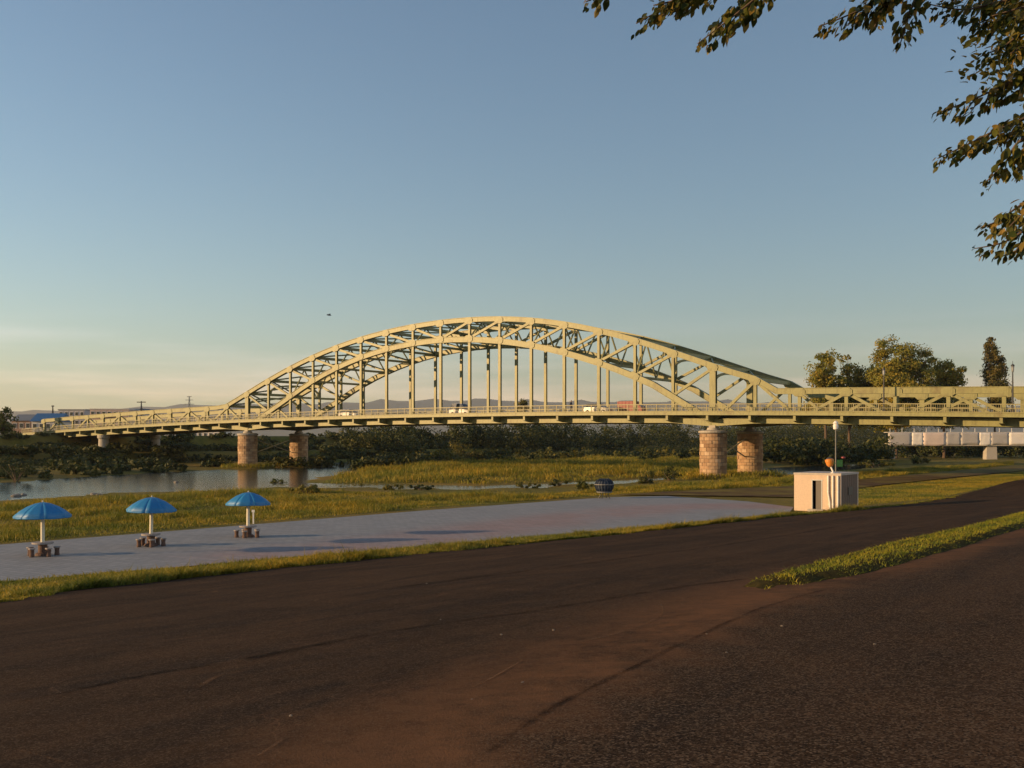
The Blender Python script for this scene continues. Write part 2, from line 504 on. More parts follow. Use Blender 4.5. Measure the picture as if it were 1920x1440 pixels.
c = t.mix(t.math('MULTIPLY', t.ramp(mid, [(0.5, 0.0), (0.78, 1.0)]), 0.6), c, (0.0837, 0.0473, 0.0243))
cs = t.math('ADD', t.math('MULTIPLY', side.outputs['Fac'], 0.5), 0.5)
c = t.mix(t.math('MULTIPLY', t.math('MULTIPLY', t.ramp(agg2.outputs[0], [(0.62, 0.0), (0.95, 1.0)]), 0.5), cs), c, (0.1242, 0.0810, 0.0486))
c = t.mix(t.math('MULTIPLY', t.math('MULTIPLY', t.ramp(agg.outputs[0], [(0.66, 0.0), (0.92, 1.0)]), 0.75), cs), c, (0.1823, 0.1283, 0.0837))
c = t.mix(t.math('MULTIPLY', t.math('MULTIPLY', t.ramp(agg.outputs[1], [(0.60, 0.0), (0.90, 1.0)]), 0.85), cs), c, (0.0068, 0.0054, 0.0041))
grit = t.math('MULTIPLY', att.outputs['Fac'], t.ramp(t.math('ADD', t.math('MULTIPLY', mid, 0.6), t.math('MULTIPLY', patch, 0.5)), [(0.36, 0.0), (0.62, 1.0)]))
c = t.mix(t.math('MULTIPLY', grit, 0.95), c, (0.175, 0.085, 0.040))
scr = t.noise(t.scalevec(p, (1.0, 0.35, 1.0)), 0.55, 2, 0.4, 2.2)
scm = t.ramp(t.math('ABSOLUTE', t.math('SUBTRACT', scr, 0.5)), [(0.0015, 1.0), (0.004, 0.0)])
c = t.mix(t.math('MULTIPLY', t.math('MULTIPLY', scm, t.ramp(patch, [(0.5, 0.0), (0.6, 1.0)])), 0.45), c, (0.1890, 0.1013, 0.0567))
t.color(c).rough(0.95)
t.b.inputs['Specular IOR Level'].default_value = 0.05
t.bump(t.math('ADD', t.math('MULTIPLY', fine, 0.6), t.math('ADD', t.math('MULTIPLY', agg.outputs[0], 0.9), t.math('MULTIPLY', agg2.outputs[0], 0.8))), 0.9, 0.016)
M['asphalt'] = t.mat

# plaza paving: grey pavers with a worn pink band
t = NT('plaza_paving'); p = t.pos()
att = t.new('ShaderNodeAttribute'); att.attribute_name = 'band'
rot = t.new('ShaderNodeMapping'); rot.inputs['Rotation'].default_value = (0, 0, TH); t.l.new(p, rot.inputs['Vector'])
br = t.new('ShaderNodeTexBrick')
br.inputs['Scale'].default_value = 1.0; br.inputs['Brick Width'].default_value = 0.6; br.inputs['Row Height'].default_value = 0.3
br.inputs['Mortar Size'].default_value = 0.012; br.inputs['Bias'].default_value = 0.0
br.inputs['Color1'].default_value = (0.2100, 0.2170, 0.2212, 1); br.inputs['Color2'].default_value = (0.2660, 0.2660, 0.2632, 1); br.inputs['Mortar'].default_value = (0.1050, 0.1050, 0.0980, 1)
t.l.new(rot.outputs['Vector'], br.inputs['Vector'])
n1 = t.noise(p, 0.25, 6, 0.65, 0.5); n2 = t.noise(p, 2.5, 5, 0.6)
pink = t.mix(1.0, br.outputs['Color'], (1.25, 0.80, 0.72), 'MULTIPLY')
c = t.mix(t.math('MULTIPLY', att.outputs['Fac'], t.ramp(n1, [(0.3, 0.35), (0.6, 1.0)])), br.outputs['Color'], pink)
c = t.mix(t.math('MULTIPLY', t.ramp(n1, [(0.5, 0.0), (0.75, 1.0)]), 0.4), c, (0.145, 0.148, 0.14))
c = t.mix(t.math('MULTIPLY', t.ramp(n2, [(0.5, 0.0), (0.8, 1.0)]), 0.3), c, (0.28, 0.275, 0.26))
t.color(c).rough(0.8).bump(br.outputs['Fac'], -0.2, 0.01)
M['paving'] = t.mat

t = NT('dirt_track'); p = t.pos()
c = t.mix(t.ramp(t.noise(p, 0.4, 6, 0.65), [(0.35, 0.0), (0.65, 1.0)]), (0.085, 0.050, 0.026), (0.135, 0.085, 0.042))
c = t.mix(t.math('MULTIPLY', t.ramp(t.noise(p, 0.2, 5), [(0.38, 0.0), (0.58, 1.0)]), 0.75), c, (0.20, 0.155, 0.035))
t.color(c).rough(0.95).bump(t.noise(p, 6, 5), 0.5, 0.04); t.b.inputs['Specular IOR Level'].default_value = 0.05; M['dirt'] = t.mat

t = NT('mound_soil'); p = t.pos()
t.color(t.ramp(t.noise(p, 4, 6, 0.7), [(0.3, (0.030, 0.024, 0.008)), (0.7, (0.075, 0.058, 0.016))])).rough(0.95).bump(t.noise(p, 12, 5), 0.8, 0.05); t.b.inputs['Specular IOR Level'].default_value = 0.03; M['soil'] = t.mat

t = NT('river_water'); p = t.pos()
w1 = t.noise(t.scalevec(p, (0.5, 1.4, 1.0)), 0.9, 4, 0.6); w2 = t.noise(p, 4.0, 3, 0.6)
t.color((0.018, 0.026, 0.026)).rough(0.12)
t.b.inputs['IOR'].default_value = 1.333
t.bump(t.math('ADD', w1, t.math('MULTIPLY', w2, 0.3)), 0.25, 0.12); M['water'] = t.mat

t = NT('hill_forest'); p = t.pos()
t.color(t.ramp(t.noise(p, 0.004, 6, 0.6), [(0.3, (0.030, 0.048, 0.026)), (0.7, (0.06, 0.075, 0.035))])).rough(1.0); M['hill'] = t.mat

M['grass'] = mat_leaf('grass_blade', [(0.120, 0.140, 0.014), (0.205, 0.200, 0.022), (0.300, 0.245, 0.032), (0.160, 0.170, 0.018), (0.350, 0.260, 0.055)], 0.35, 0.6, 0.12)
M['grass_lush'] = mat_leaf('grass_lush', [(0.140, 0.180, 0.014), (0.235, 0.250, 0.022), (0.320, 0.290, 0.032), (0.180, 0.215, 0.016)], 0.4, 0.55, 0.6)
M['leaf_near'] = mat_leaf('tree_leaf', [(0.030, 0.048, 0.012), (0.060, 0.070, 0.014), (0.150, 0.125, 0.025), (0.050, 0.068, 0.013), (0.280, 0.185, 0.042)], 0.4, 0.42)
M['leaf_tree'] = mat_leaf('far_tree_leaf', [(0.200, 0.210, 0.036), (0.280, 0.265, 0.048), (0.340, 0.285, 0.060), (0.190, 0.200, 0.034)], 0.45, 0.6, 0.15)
M['leaf_bush'] = mat_leaf('bush_leaf', [(0.060, 0.075, 0.012), (0.100, 0.105, 0.018), (0.150, 0.135, 0.025), (0.070, 0.080, 0.013)], 0.25, 0.6, 0.1)
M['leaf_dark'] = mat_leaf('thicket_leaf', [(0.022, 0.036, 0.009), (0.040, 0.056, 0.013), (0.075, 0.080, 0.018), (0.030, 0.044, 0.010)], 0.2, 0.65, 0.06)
M['leaf_poplar'] = mat_leaf('poplar_leaf', [(0.080, 0.080, 0.022), (0.110, 0.100, 0.028), (0.130, 0.105, 0.032)], 0.25, 0.6, 0.3)

# ------------------------------------------------------------------ ground, water, sheets
def axis(lo, hi, step, far, ratio=1.22):
    a = list(np.arange(lo, hi + 1e-6, step))
    s, x = step, hi
    while x < far: s *= ratio; x += s; a.append(x)
    s, x = step, lo; pre = []
    while x > -far: s *= ratio; x -= s; pre.append(x)
    return np.array(pre[::-1] + a)
gu = axis(-235, 40, 1.4, 14000); gv = axis(-30, 330, 1.6, 14000)
UU, VV = np.meshgrid(gu, gv, indexing='ij')
XX, YY = xy_of(UU, VV)
ZZ = H(XX, YY)
nu, nv = UU.shape
idx = np.arange(nu * nv).reshape(nu, nv)
F = np.stack([idx[:-1, :-1], idx[1:, :-1], idx[1:, 1:], idx[:-1, 1:]], -1).reshape(-1, 4)
ground = link('ground', np_mesh('ground', np.stack([XX, YY, ZZ], -1).reshape(-1, 3), F, M['turf'], True))
tag(ground, 'dry green grass of the flood plain and river banks', 'ground', kind='structure')

wv = [xy_of(-190, -260), xy_of(-40, -260), xy_of(-40, 520), xy_of(-190, 520)]
wm = MB().add([(x, y, WATER) for x, y in wv], [(0, 1, 2, 3)])
water = wm.build('water', M['water'])
tag(water, 'calm river water sliding past the bridge piers', 'river', kind='structure')

def sheet(name, poly, mat, off, step, attr=None, attr_fn=None, hfun=None):
    poly = [tuple(p) for p in poly]
    # densify the edge
    ed = []
    for i in range(len(poly)):
        a, b = np.array(poly[i]), np.array(poly[(i + 1) % len(poly)])
        n = max(1, int(np.linalg.norm(b - a) / step))
        for k in range(n): ed.append(tuple(a + (b - a) * k / n))
    P = np.array(ed)
    lo, hi = P.min(0), P.max(0)
    gx, gy = np.meshgrid(np.arange(lo[0], hi[0], step), np.arange(lo[1], hi[1], step))
    Q = np.stack([gx.ravel(), gy.ravel()], 1)
    Q = Q[signed_dist(Q, P) > step * 0.4]
    pts = [Vector(p) for p in ed] + [Vector(q) for q in Q]
    n = len(ed)
    vo, eo, fo, *_ = delaunay_2d_cdt(pts, [], [list(range(n))], 1, 1e-5)
    V = np.array([(p.x, p.y) for p in vo])
    Z = H(V[:, 0], V[:, 1]) + off
    if hfun is not None: Z = Z + hfun(V, P)
    F = [f for f in fo if len(f) == 3]
    me = np_mesh(name, np.column_stack([V, Z]), np.array(F), mat, True)
    if attr:
        a = me.attributes.new(attr, 'FLOAT', 'POINT')
        a.data.foreach_set('value', np.asarray(attr_fn(V), np.float32))
    # faces must look up
    me.flip_normals() if me.polygons[0].normal.z < 0 else None
    return link(name, me)

def dist_line(P, line):
    d2 = np.full(len(P), 1e18)
    for i in range(len(line) - 1):
        a, b = np.array(line[i]), np.array(line[i + 1])
        e_ = b - a
        t_ = np.clip(((P - a) @ e_) / (e_ @ e_), 0, 1)
        q = P - a - t_[:, None] * e_
        d2 = np.minimum(d2, (q * q).sum(1))
    return np.sqrt(d2)

G = to_ground
road_edge_px = [(0, 1131), (150, 1109), (300, 1092), (460, 1075), (620, 1058), (760, 1043), (900, 1029), (1100, 1009), (1300, 988), (1480, 968), (1600, 958), (1700, 946), (1790, 931), (1850, 916), (1890, 904)]
road_edge = [G(*p) for p in road_edge_px]
d0 = np.array(road_edge[0]) - np.array(road_edge[1]); d0 /= np.linalg.norm(d0)
left_ext = tuple(np.array(road_edge[0]) + d0 * 45)
road_poly = [left_ext] + road_edge + [xy_of(-14, 190), xy_of(-4, 190), xy_of(8, 60), xy_of(22, 20), xy_of(22, -25), xy_of(-25, -40)]
tongue_up = [(1393, 1104), (1412, 1092), (1432, 1090), (1450, 1080), (1476, 1076), (1500, 1068), (1560, 1053), (1640, 1031), (1720, 1012), (1800, 994), (1920, 961), (2060, 928), (2240, 900)]
tongue_lo = [(2240, 925), (2060, 960), (1920, 991), (1800, 1030), (1700, 1059), (1600, 1085), (1548, 1092), (1500, 1104), (1462, 1102), (1440, 1112), (1415, 1106)]
joint = [G(1920, 1000), G(1700, 1066), G(1500, 1112), G(1380, 1150), G(1250, 1215), G(1120, 1275), G(1000, 1335), G(860, 1420), (-0.9, 2.6)]
joint = np.array(joint)
def joint_fn(V):
    d = dist_line(V, joint)
    w = 0.55 + 0.9 * sstep(16, 6, np.hypot(V[:, 0], V[:, 1]))
    w = 0.8 + 0.03 * np.hypot(V[:, 0], V[:, 1])
    # the grit lies on the river side of the joint
    u, v = uv_of(V[:, 0], V[:, 1]); ju, jv = uv_of(joint[:, 0], joint[:, 1])
    o = np.argsort(jv); side = u - np.interp(v, jv[o], ju[o])
    w2 = np.where(side > 0, w * 0.45, w * 1.7)
    return np.clip(1 - d / w2, 0, 1) ** 0.7
def rough_top(V, P):
    return 0.012 * wob(V[:, 0], V[:, 1], 2.3, 4.0)
asphalt = sheet('road', road_poly, M['asphalt'], 0.035, 0.6, 'joint', joint_fn, rough_top)
a_ = asphalt.data.attributes.new('coarse', 'FLOAT', 'POINT')
vv = np.empty(len(asphalt.data.vertices) * 3, np.float32); asphalt.data.vertices.foreach_get('co', vv); vv = vv.reshape(-1, 3)
u_, v_ = uv_of(vv[:, 0], vv[:, 1]); ju, jv = uv_of(joint[:, 0], joint[:, 1]); o_s = np.argsort(jv)
a_.data.foreach_set('value', sstep(-0.6, 0.6, u_ - np.interp(v_, jv[o_s], ju[o_s])).astype(np.float32))
tag(asphalt, 'dark brown worn asphalt of the riverside ramp', 'road', kind='structure')

def mark(name, pts, width, colr, label, strength):
    t_ = NT(name); p_ = t_.pos()
    t_.color(colr).rough(0.95); t_.b.inputs['Specular IOR Level'].default_value = 0.05
    tr_ = t_.new('ShaderNodeBsdfTransparent'); mx_ = t_.new('ShaderNodeMixShader')
    at_ = t_.new('ShaderNodeAttribute'); at_.attribute_name = 'edge'
    f_ = t_.math('MULTIPLY', t_.math('MULTIPLY', t_.ramp(t_.noise(p_, 2.2, 5, 0.7), [(0.36, 0.0), (0.62, 1.0)]), t_.ramp(t_.noise(p_, 34, 3, 0.7), [(0.35, 0.3), (0.6, 1.0)])), t_.math('MULTIPLY', at_.outputs['Fac'], strength))
    t_.l.new(f_, mx_.inputs[0]); t_.l.new(tr_.outputs[0], mx_.inputs[1]); t_.l.new(t_.b.outputs[0], mx_.inputs[2]); t_.l.new(mx_.outputs[0], t_.out.inputs['Surface'])
    P_ = [np.array(G(*q_)) for q_ in pts]; S_ = []
    for k in range(len(P_) - 1):
        p0, p1, p2, p3 = P_[max(k - 1, 0)], P_[k], P_[k + 1], P_[min(k + 2, len(P_) - 1)]
        for w_ in np.linspace(0, 1, 13)[:-1]:
            S_.append(0.5 * (2 * p1 + (p2 - p0) * w_ + (2 * p0 - 5 * p1 + 4 * p2 - p3) * w_ ** 2 + (3 * p1 - p0 - 3 * p2 + p3) * w_ ** 3))
    S_.append(P_[-1]); S_ = np.array(S_); n_ = len(S_)
    T_ = np.gradient(S_, axis=0); T_ /= np.linalg.norm(T_, axis=1)[:, None] + 1e-9
    N_ = np.stack([-T_[:, 1], T_[:, 0]], 1); V_ = []; A_ = []
    for i_ in range(n_):
        for f, a__ in ((-1, 0), (0, 1), (1, 0)):
            q_ = S_[i_] + N_[i_] * f * width / 2
            V_.append((q_[0], q_[1], H1(*q_) + 0.041 + 0.012 * float(wob(q_[0], q_[1], 2.3, 4.0)))); A_.append(a__ * min(1, i_ / 4, (n_ - 1 - i_) / 4))
    F_ = [(i_ * 3 + j, i_ * 3 + j + 1, i_ * 3 + j + 4, i_ * 3 + j + 3) for i_ in range(n_ - 1) for j in (0, 1)]
    me_ = np_mesh(name, np.array(V_), np.array(F_), t_.mat); ea = me_.attributes.new('edge', 'FLOAT', 'POINT'); ea.data.foreach_set('value', np.array(A_, np.float32))
    return tag(link(name, me_), label, 'road mark', kind='structure')
dk, lt = (0.010, 0.008, 0.007), (0.20, 0.115, 0.062)
mark('tyre_track', [(40, 1322), (150, 1297), (300, 1268), (470, 1240), (640, 1205)], 0.22, dk, 'dark wheel track at the lower left of the asphalt', 0.9)
mark('tyre_track', [(380, 1262), (560, 1225), (760, 1186), (1000, 1150), (1260, 1108), (1420, 1085)], 0.30, dk, 'long dark wheel track across the middle of the asphalt', 0.7)
mark('tyre_track', [(700, 1110), (900, 1085), (1150, 1052), (1400, 1018), (1600, 985)], 0.5, dk, 'faint dark wheel track on the far asphalt', 0.6)
mark('scrape_mark', [(875, 1305), (930, 1278), (985, 1245)], 0.05, lt, 'thin pale scrape left of the joint', 0.8)
mark('scrape_mark', [(1236, 1132), (1243, 1152), (1222, 1172), (1170, 1190), (1080, 1215)], 0.07, lt, 'curved pale scrape on the grit strip', 0.7)
mark('scrape_mark', [(478, 1436), (515, 1412), (530, 1398)], 0.04, lt, 'short pale scrape at the bottom edge', 0.8)
mark('scrape_mark', [(30, 1412), (75, 1424), (125, 1440)], 0.05, lt, 'pale scrape in the bottom left corner', 0.8)
mark('scrape_mark', [(370, 1300), (410, 1275), (470, 1262)], 0.12, lt, 'reddish smear at the left wheel track', 0.6)
mark('road_seam', [(1560, 1108), (1420, 1150), (1290, 1210), (1170, 1270), (1050, 1330), (900, 1430)], 0.10, dk, 'dark seam where the coarse asphalt begins', 0.9)

plaza_near_px = [(0, 1093), (300, 1069), (620, 1041), (900, 1018), (1200, 991), (1480, 963)]
plaza_far_px = [(1488, 952), (1400, 941), (1250, 931), (1150, 933), (1100, 936), (800, 958), (400, 991), (0, 1023)]
pn = [on_level(a, b, PLAIN) for a, b in plaza_near_px]; pf = [on_level(a, b, PLAIN) for a, b in plaza_far_px]
dn = np.array(pn[0]) - np.array(pn[1]); dn /= np.linalg.norm(dn)
df = np.array(pf[-1]) - np.array(pf[-2]); df /= np.linalg.norm(df)
plaza_poly = [tuple(np.array(pn[0]) + dn * 45)] + pn + pf + [tuple(np.array(pf[-1]) + df * 45)]
band_line = np.array([on_level(a, b, PLAIN) for a, b in [(500, 1046), (800, 1012), (1050, 975), (1250, 952), (1480, 948)]])
def band_fn(V): return np.clip(1.6 - dist_line(V, band_line) / 2.6, 0, 1)
plaza = sheet('plaza', plaza_poly, M['paving'], 0.045, 1.5, 'band', band_fn)
tag(plaza, 'grey paved riverside plaza with a faded pink band', 'plaza', kind='structure')

dirt_px = [(1150, 929), (1300, 921), (1480, 914), (1640, 899), (1760, 887), (1920, 873), (2100, 862), (2100, 870), (1920, 883), (1780, 897), (1650, 911), (1490, 934), (1300, 931)]
dirt_poly = [on_level(a, b, PLAIN) for a, b in dirt_px]
dirt = sheet('dirt_path', dirt_poly, M['dirt'], 0.09, 2.0)
tag(dirt, 'bare brown dirt track crossing the riverside lawn', 'path', kind='structure')

# ------------------------------------------------------------------ hills
def hills(name, dist, prof, depth, label):
    V, F = [], []
    n = len(prof); rows = 7
    for i, (px, py) in enumerate(prof):
        h = (HY - py) / FPX * dist
        for r in range(rows):
            tt = r / (rows - 1)
            yy = dist - depth * (1 - tt)
            k = math.sin(tt * math.pi / 2) ** 1.2
            jit = 0.06 * h * math.sin(i * 1.7 + r * 2.3)
            V.append(((px - CX) / FPX * dist, yy, -20 + (h + 20) * k + (jit if 0 < r < rows - 1 else 0)))
    for i in range(n - 1):
        for r in range(rows - 1):
            a = i * rows + r
            F.append((a, a + rows, a + rows + 1, a + 1))
    o = link(name, np_mesh(name, np.array(V), np.array(F), M['hill'], True))
    return tag(o, label, 'hills', kind='structure')
px = np.linspace(-900, 2900, 160)
py = 755 + 3.0 * np.sin(px / 210) + 1.8 * np.sin(px / 83 + 1) + 0.7 * np.sin(px / 31) + 14 * sstep(520, 150, px) + 10 * sstep(1350, 1900, px)
hills('far_hills', 9500, list(zip(px, py)), 2600, 'long low wooded hills on the far horizon behind the arch')

# ------------------------------------------------------------------ foliage helpers
def quads(C, size, name, mat, flat=0.0, aspect=1.6):
    """leaf-sized rhombic faces at the points C"""
    n = len(C)
    if C.shape[1] == 6:
        nn_ = C[:, 3:] + rng.normal(size=(n, 3)) * 0.55
        nn_ /= np.linalg.norm(nn_, axis=1)[:, None] + 1e-9
        d = rng.normal(size=(n, 3)); d -= nn_ * (d * nn_).sum(1)[:, None]; d /= np.linalg.norm(d, axis=1)[:, None] + 1e-9
        e_ = np.cross(nn_, d); C = C[:, :3]
        s = (size * rng.uniform(0.6, 1.35, n))[:, None]
        V = np.stack([C - d * s * aspect / 2, C + e_ * s / 2, C + d * s * aspect / 2, C - e_ * s / 2], 1).reshape(-1, 3)
        return np_mesh(name, V, np.arange(4 * n).reshape(n, 4), mat)
    d = rng.normal(size=(n, 3)); d[:, 2] *= (1 - flat); d /= np.linalg.norm(d, axis=1)[:, None] + 1e-9
    e_ = rng.normal(size=(n, 3)); e_ -= d * (e_ * d).sum(1)[:, None]; e_ /= np.linalg.norm(e_, axis=1)[:, None] + 1e-9
    s = (size * rng.uniform(0.6, 1.35, n))[:, None]
    V = np.stack([C - d * s * aspect / 2, C + e_ * s / 2, C + d * s * aspect / 2, C - e_ * s / 2], 1).reshape(-1, 3)
    return np_mesh(name, V, np.arange(4 * n).reshape(n, 4), mat)

def blades(P, hgt, wid, lean=0.45, dirbias=None):
    """grass blades (two-triangle strips) rooted at the points P -> V, F"""
    n = len(P)
    a = rng.uniform(0, 2 * np.pi, n)
    s = np.stack([np.cos(a), np.sin(a), np.zeros(n)], 1)
    h = (hgt * rng.uniform(0.5, 1.25, n))[:, None]
    l = rng.normal(size=(n, 3)) * lean; l[:, 2] = 0
    if dirbias is not None: l += np.array(dirbias)
    w = (wid * rng.uniform(0.7, 1.3, n))[:, None]
    up = np.array([0, 0, 1.0])
    m = P + up * h * 0.55 + l * h * 0.35
    tpt = P + up * h * 0.95 + l * h
    V = np.stack([P - s * w / 2, P + s * w / 2, m + s * w * 0.4, m - s * w * 0.4, tpt], 1).reshape(-1, 3)
    b = np.arange(n)[:, None] * 5
    F = np.concatenate([b + [0, 1, 2], b + [0, 2, 3], b + [3, 2, 4]], 1).reshape(-1, 3)
    return V, F

def scatter(poly, n, sdmin=None):
    P = np.array(poly); lo, hi = P.min(0), P.max(0)
    out = []
    got = 0
    while got < n:
        q = rng.uniform(lo, hi, size=(n * 2, 2))
        q = q[signed_dist(q, P) > 0]
        out.append(q); got += len(q)
        if len(q) == 0: break
    return np.concatenate(out)[:n]

def clumpy(q, s, lo=-0.5):
    return q[(wob(q[:, 0], q[:, 1], s, 5.0) + rng.normal(size=len(q)) * 0.5) > lo]

def grass_obj(name, q, h, w, mat, label, cat='grass', hvar=None, lean=0.45, off=0.0):
    z = H(q[:, 0], q[:, 1]) + off
    hh = np.full(len(q), h)
    if hvar is not None: hh = hh * hvar(q)
    V, F = blades(np.column_stack([q, z - 0.01]), hh, w, lean)
    o = link(name, np_mesh(name, V, F, mat))
    return tag(o, label, cat, kind='stuff')

# ------------------------------------------------------------------ the bridge
def kz_deck(k): return 3.9 - 0.0056 * (k - 8) ** 2
top_y = {-1: 757, 0: 735, 1: 709, 2: 687, 3: 666, 4: 647, 5: 632, 6: 619, 7: 608, 8: 600, 9: 594.5, 10: 593, 11: 595.5, 12: 602, 13: 615, 14: 633, 15: 655, 16: 680, 17: 705}
bot_y = {2: 745, 3: 715, 4: 691, 5: 671, 6: 655, 7: 645, 8: 639, 9: 637, 10: 639.5, 11: 647, 12: 661, 13: 681, 14: 708, 15: 739}
def depth_k(k): return Y0 - k * PANEL * ST
def z_from(k, y): return (HY - y) * depth_k(k) / FPX
ks = np.array(sorted(top_y)); tz_ = np.array([z_from(k, top_y[k]) for k in ks])
ctop = np.polyfit(ks, tz_, 6)
kb = np.array(sorted(bot_y)); bz_ = np.array([z_from(k, bot_y[k]) for k in kb])
cbot = np.polyfit(kb, bz_, 4)
KMIN, KMAX = -12, 28
def z_side(k): return kz_deck(k) + 2.75
def z_top(k):
    """centre line of the upper chord"""
    if -1 <= k <= 17: z = float(np.polyval(ctop, k)) - 0.40
    else: z = z_side(k)
    return max(z, z_side(k))
def z_bot(k):
    if 2 <= k <= 14.5: return float(np.polyval(cbot, k))
    if k < 2:
        a = float(np.polyval(cbot, 2)); b = kz_deck(0) - 1.1
        return b + (a - b) * k / 2
    a = float(np.polyval(cbot, 14.5)); b = kz_deck(16) - 1.1
    return b + (a - b) * (16 - k) / 1.5
def z_girder(k):                              # centre line of the bottom chord / tie girder
    d = min(abs(k), abs(k - 16))
    return kz_deck(k) - 0.85 - 0.42 * max(0.0, 1 - d / 1.0)

bridge = empty('arch_bridge', (X0, Y0, 0), -TH)
tag(bridge, 'long pale green-cream steel trussed arch road bridge spanning the river on stone piers', 'bridge')
SIDE = Vector((0, 1, 0))
def part(name, mb, mat='steel', parent=bridge): return mb.build(name, M[mat], parent)

gus = MB().box((0, 0, 0), (1.35, 0.05, 0.95))
# chamfered gusset outline
gus = MB(); o_ = [(-0.75, -0.25), (-0.45, -0.5), (0.45, -0.5), (0.75, -0.25), (0.75, 0.25), (0.45, 0.5), (-0.45, 0.5), (-0.75, 0.25)]
gus.add([(x, -0.03, z) for x, z in o_] + [(x, 0.03, z) for x, z in o_], [tuple(range(8)), tuple(range(15, 7, -1))] + [(i, i + 8, (i + 1) % 8 + 8, (i + 1) % 8) for i in range(8)])
gus_me = gus.mesh('gusset_plate', M['steel'])

def chord(name, zf, k0, k1, w, w0, d, step=0.5):
    mb = MB()
    kk = list(np.arange(k0, k1 + 1e-6, step))
    pts = [Vector((k * PANEL, w0, zf(k))) for k in kk]
    dirs = []
    for i in range(len(pts)):
        a = pts[max(i - 1, 0)]; b = pts[min(i + 1, len(pts) - 1)]
        t_ = (b - a).normalized(); dirs.append(t_.cross(SIDE).normalized())
    def strip(wa, wb, da, db):
        vs = []
        for p, n in zip(pts, dirs):
            n = -n if n.z < 0 else n
            for (ww, dd) in ((wa, da), (wb, da), (wb, db), (wa, db)):
                vs.append(p + SIDE * ww + n * dd)
        fs = [(3, 2, 1, 0)]
        for i in range(len(pts) - 1):
            o = i * 4
            for j in range(4): fs.append((o + j, o + (j + 1) % 4, o + 4 + (j + 1) % 4, o + 4 + j))
        o = (len(pts) - 1) * 4
        fs.append((o, o + 1, o + 2, o + 3))
        mb.add(vs, fs)
    strip(-w / 2, w / 2, -d / 2, d / 2)
    strip(-w / 2 - 0.09, w / 2 + 0.09, d / 2 + 0.002, d / 2 + 0.07)          # cover plate
    strip(-w / 2 - 0.07, w / 2 + 0.07, -d / 2 - 0.06, -d / 2 - 0.002)
    return part(name, mb)

for w0 in (0.0, TRUSS_W):
    chord('upper_chord', z_top, KMIN, KMAX, 0.55, w0, 0.62)
    chord('lower_chord', z_bot, 0.0, 16.0, 0.55, w0, 0.72, 0.5)
    chord('tie_girder', z_girder, KMIN, KMAX, 0.5, w0, 0.75)
    for k in range(KMIN, KMAX + 1):
        s = k * PANEL
        zt, zg = z_top(k) - 0.3, z_girder(k) + 0.36
        thick = 0.85 if k in (0, 16) else 0.42
        if k in (-4, 20, KMIN, KMAX): thick = 0.6
        wdt = 0.55 if k in (0, 16) else 0.36
        if 1 <= k <= 15:
            zb = z_bot(k)
            if zt - zb > 0.8: part('vertical_post', MB().hbeam((s, w0, zb + 0.3), (s, w0, zt), wdt, thick * 0.9))
            if zb - zg > 0.9: part('hanger', MB().hbeam((s, w0, zg), (s, w0, zb - 0.3), 0.34, 0.44))
        else:
            part('vertical_post', MB().hbeam((s, w0, zg), (s, w0, zt), wdt, thick))
        g1 = link('gusset_plate', gus_me, bridge, (s, w0 - 0.33, z_top(k) - 0.18), (0, -math.atan2(z_top(k + .5) - z_top(k - .5), PANEL), 0))
        if 1 < k < 15: link('gusset_plate', gus_me, bridge, (s, w0 - 0.33, z_bot(k) + 0.12), (0, -math.atan2(z_bot(k + .5) - z_bot(k - .5), PANEL), 0))
    # diagonals
    for k in range(0, 16):
        ka, kb_ = (k, k + 1) if k < 8 else (k + 1, k)       # top node, bottom node
        zb = z_bot(kb_) if 1 <= kb_ <= 15 else z_girder(kb_)
        a = Vector((ka * PANEL, w0, z_top(ka) - 0.25)); b = Vector((kb_ * PANEL, w0, zb + 0.2))
        part('diagonal', MB().hbeam(a, b, 0.30, 0.36))
    for k in list(range(KMIN, 0)) + list(range(16, KMAX)):
        odd_a = (k % 2 != 0)
        ka, kb_ = (k, k + 1) if odd_a else (k + 1, k)
        a = Vector((ka * PANEL, w0, z_top(ka) - 0.25)); b = Vector((kb_ * PANEL, w0, z_girder(kb_) + 0.2))
        part('diagonal', MB().hbeam(a, b, 0.30, 0.36))

# bracing between the two arches
for k in range(-1, 18):
    s = k * PANEL
    zt = z_top(k)
    part('cross_strut', MB().hbeam((s, 0.3, zt - 0.02), (s, TRUSS_W - 0.3, zt - 0.02), 0.35, 0.45, 0.04, Vector((1, 0, 0))))
    zb = z_bot(k) if 1 <= k <= 15 else None
    if zb and 2 <= k <= 14:
        part('cross_strut', MB().hbeam((s, 0.3, zb), (s, TRUSS_W - 0.3, zb), 0.3, 0.35, 0.04, Vector((1, 0, 0))))
        clear = zb - kz_deck(k)
        if zt - zb > 1.5:
            mb = MB(); n = 4
            for i in range(n):
                wa = 0.3 + (TRUSS_W - 0.6) * i / n; wb = 0.3 + (TRUSS_W - 0.6) * (i + 1) / n
                mb.beam((s, wa, zb if i % 2 == 0 else zt), (s, wb, zt if i % 2 == 0 else zb), 0.16, 0.2, Vector((1, 0, 0)))
            part('sway_brace', mb)
    elif k in (0, 1, 15, 16):
        # portal with arched knees
        mb = MB(); pts = []
        hh = zt - 0.4
        for i in range(13):
            a = math.pi * i / 12
            pts.append(Vector((s, TRUSS_W / 2 - (TRUSS_W / 2 - 0.35) * math.cos(a), hh - 2.2 + 1.9 * math.sin(a) ** 0.6)))
        for a, b in zip(pts[:-1], pts[1:]): mb.beam(a, b, 0.3, 0.3, Vector((1, 0, 0)))
        part('portal_arch', mb)
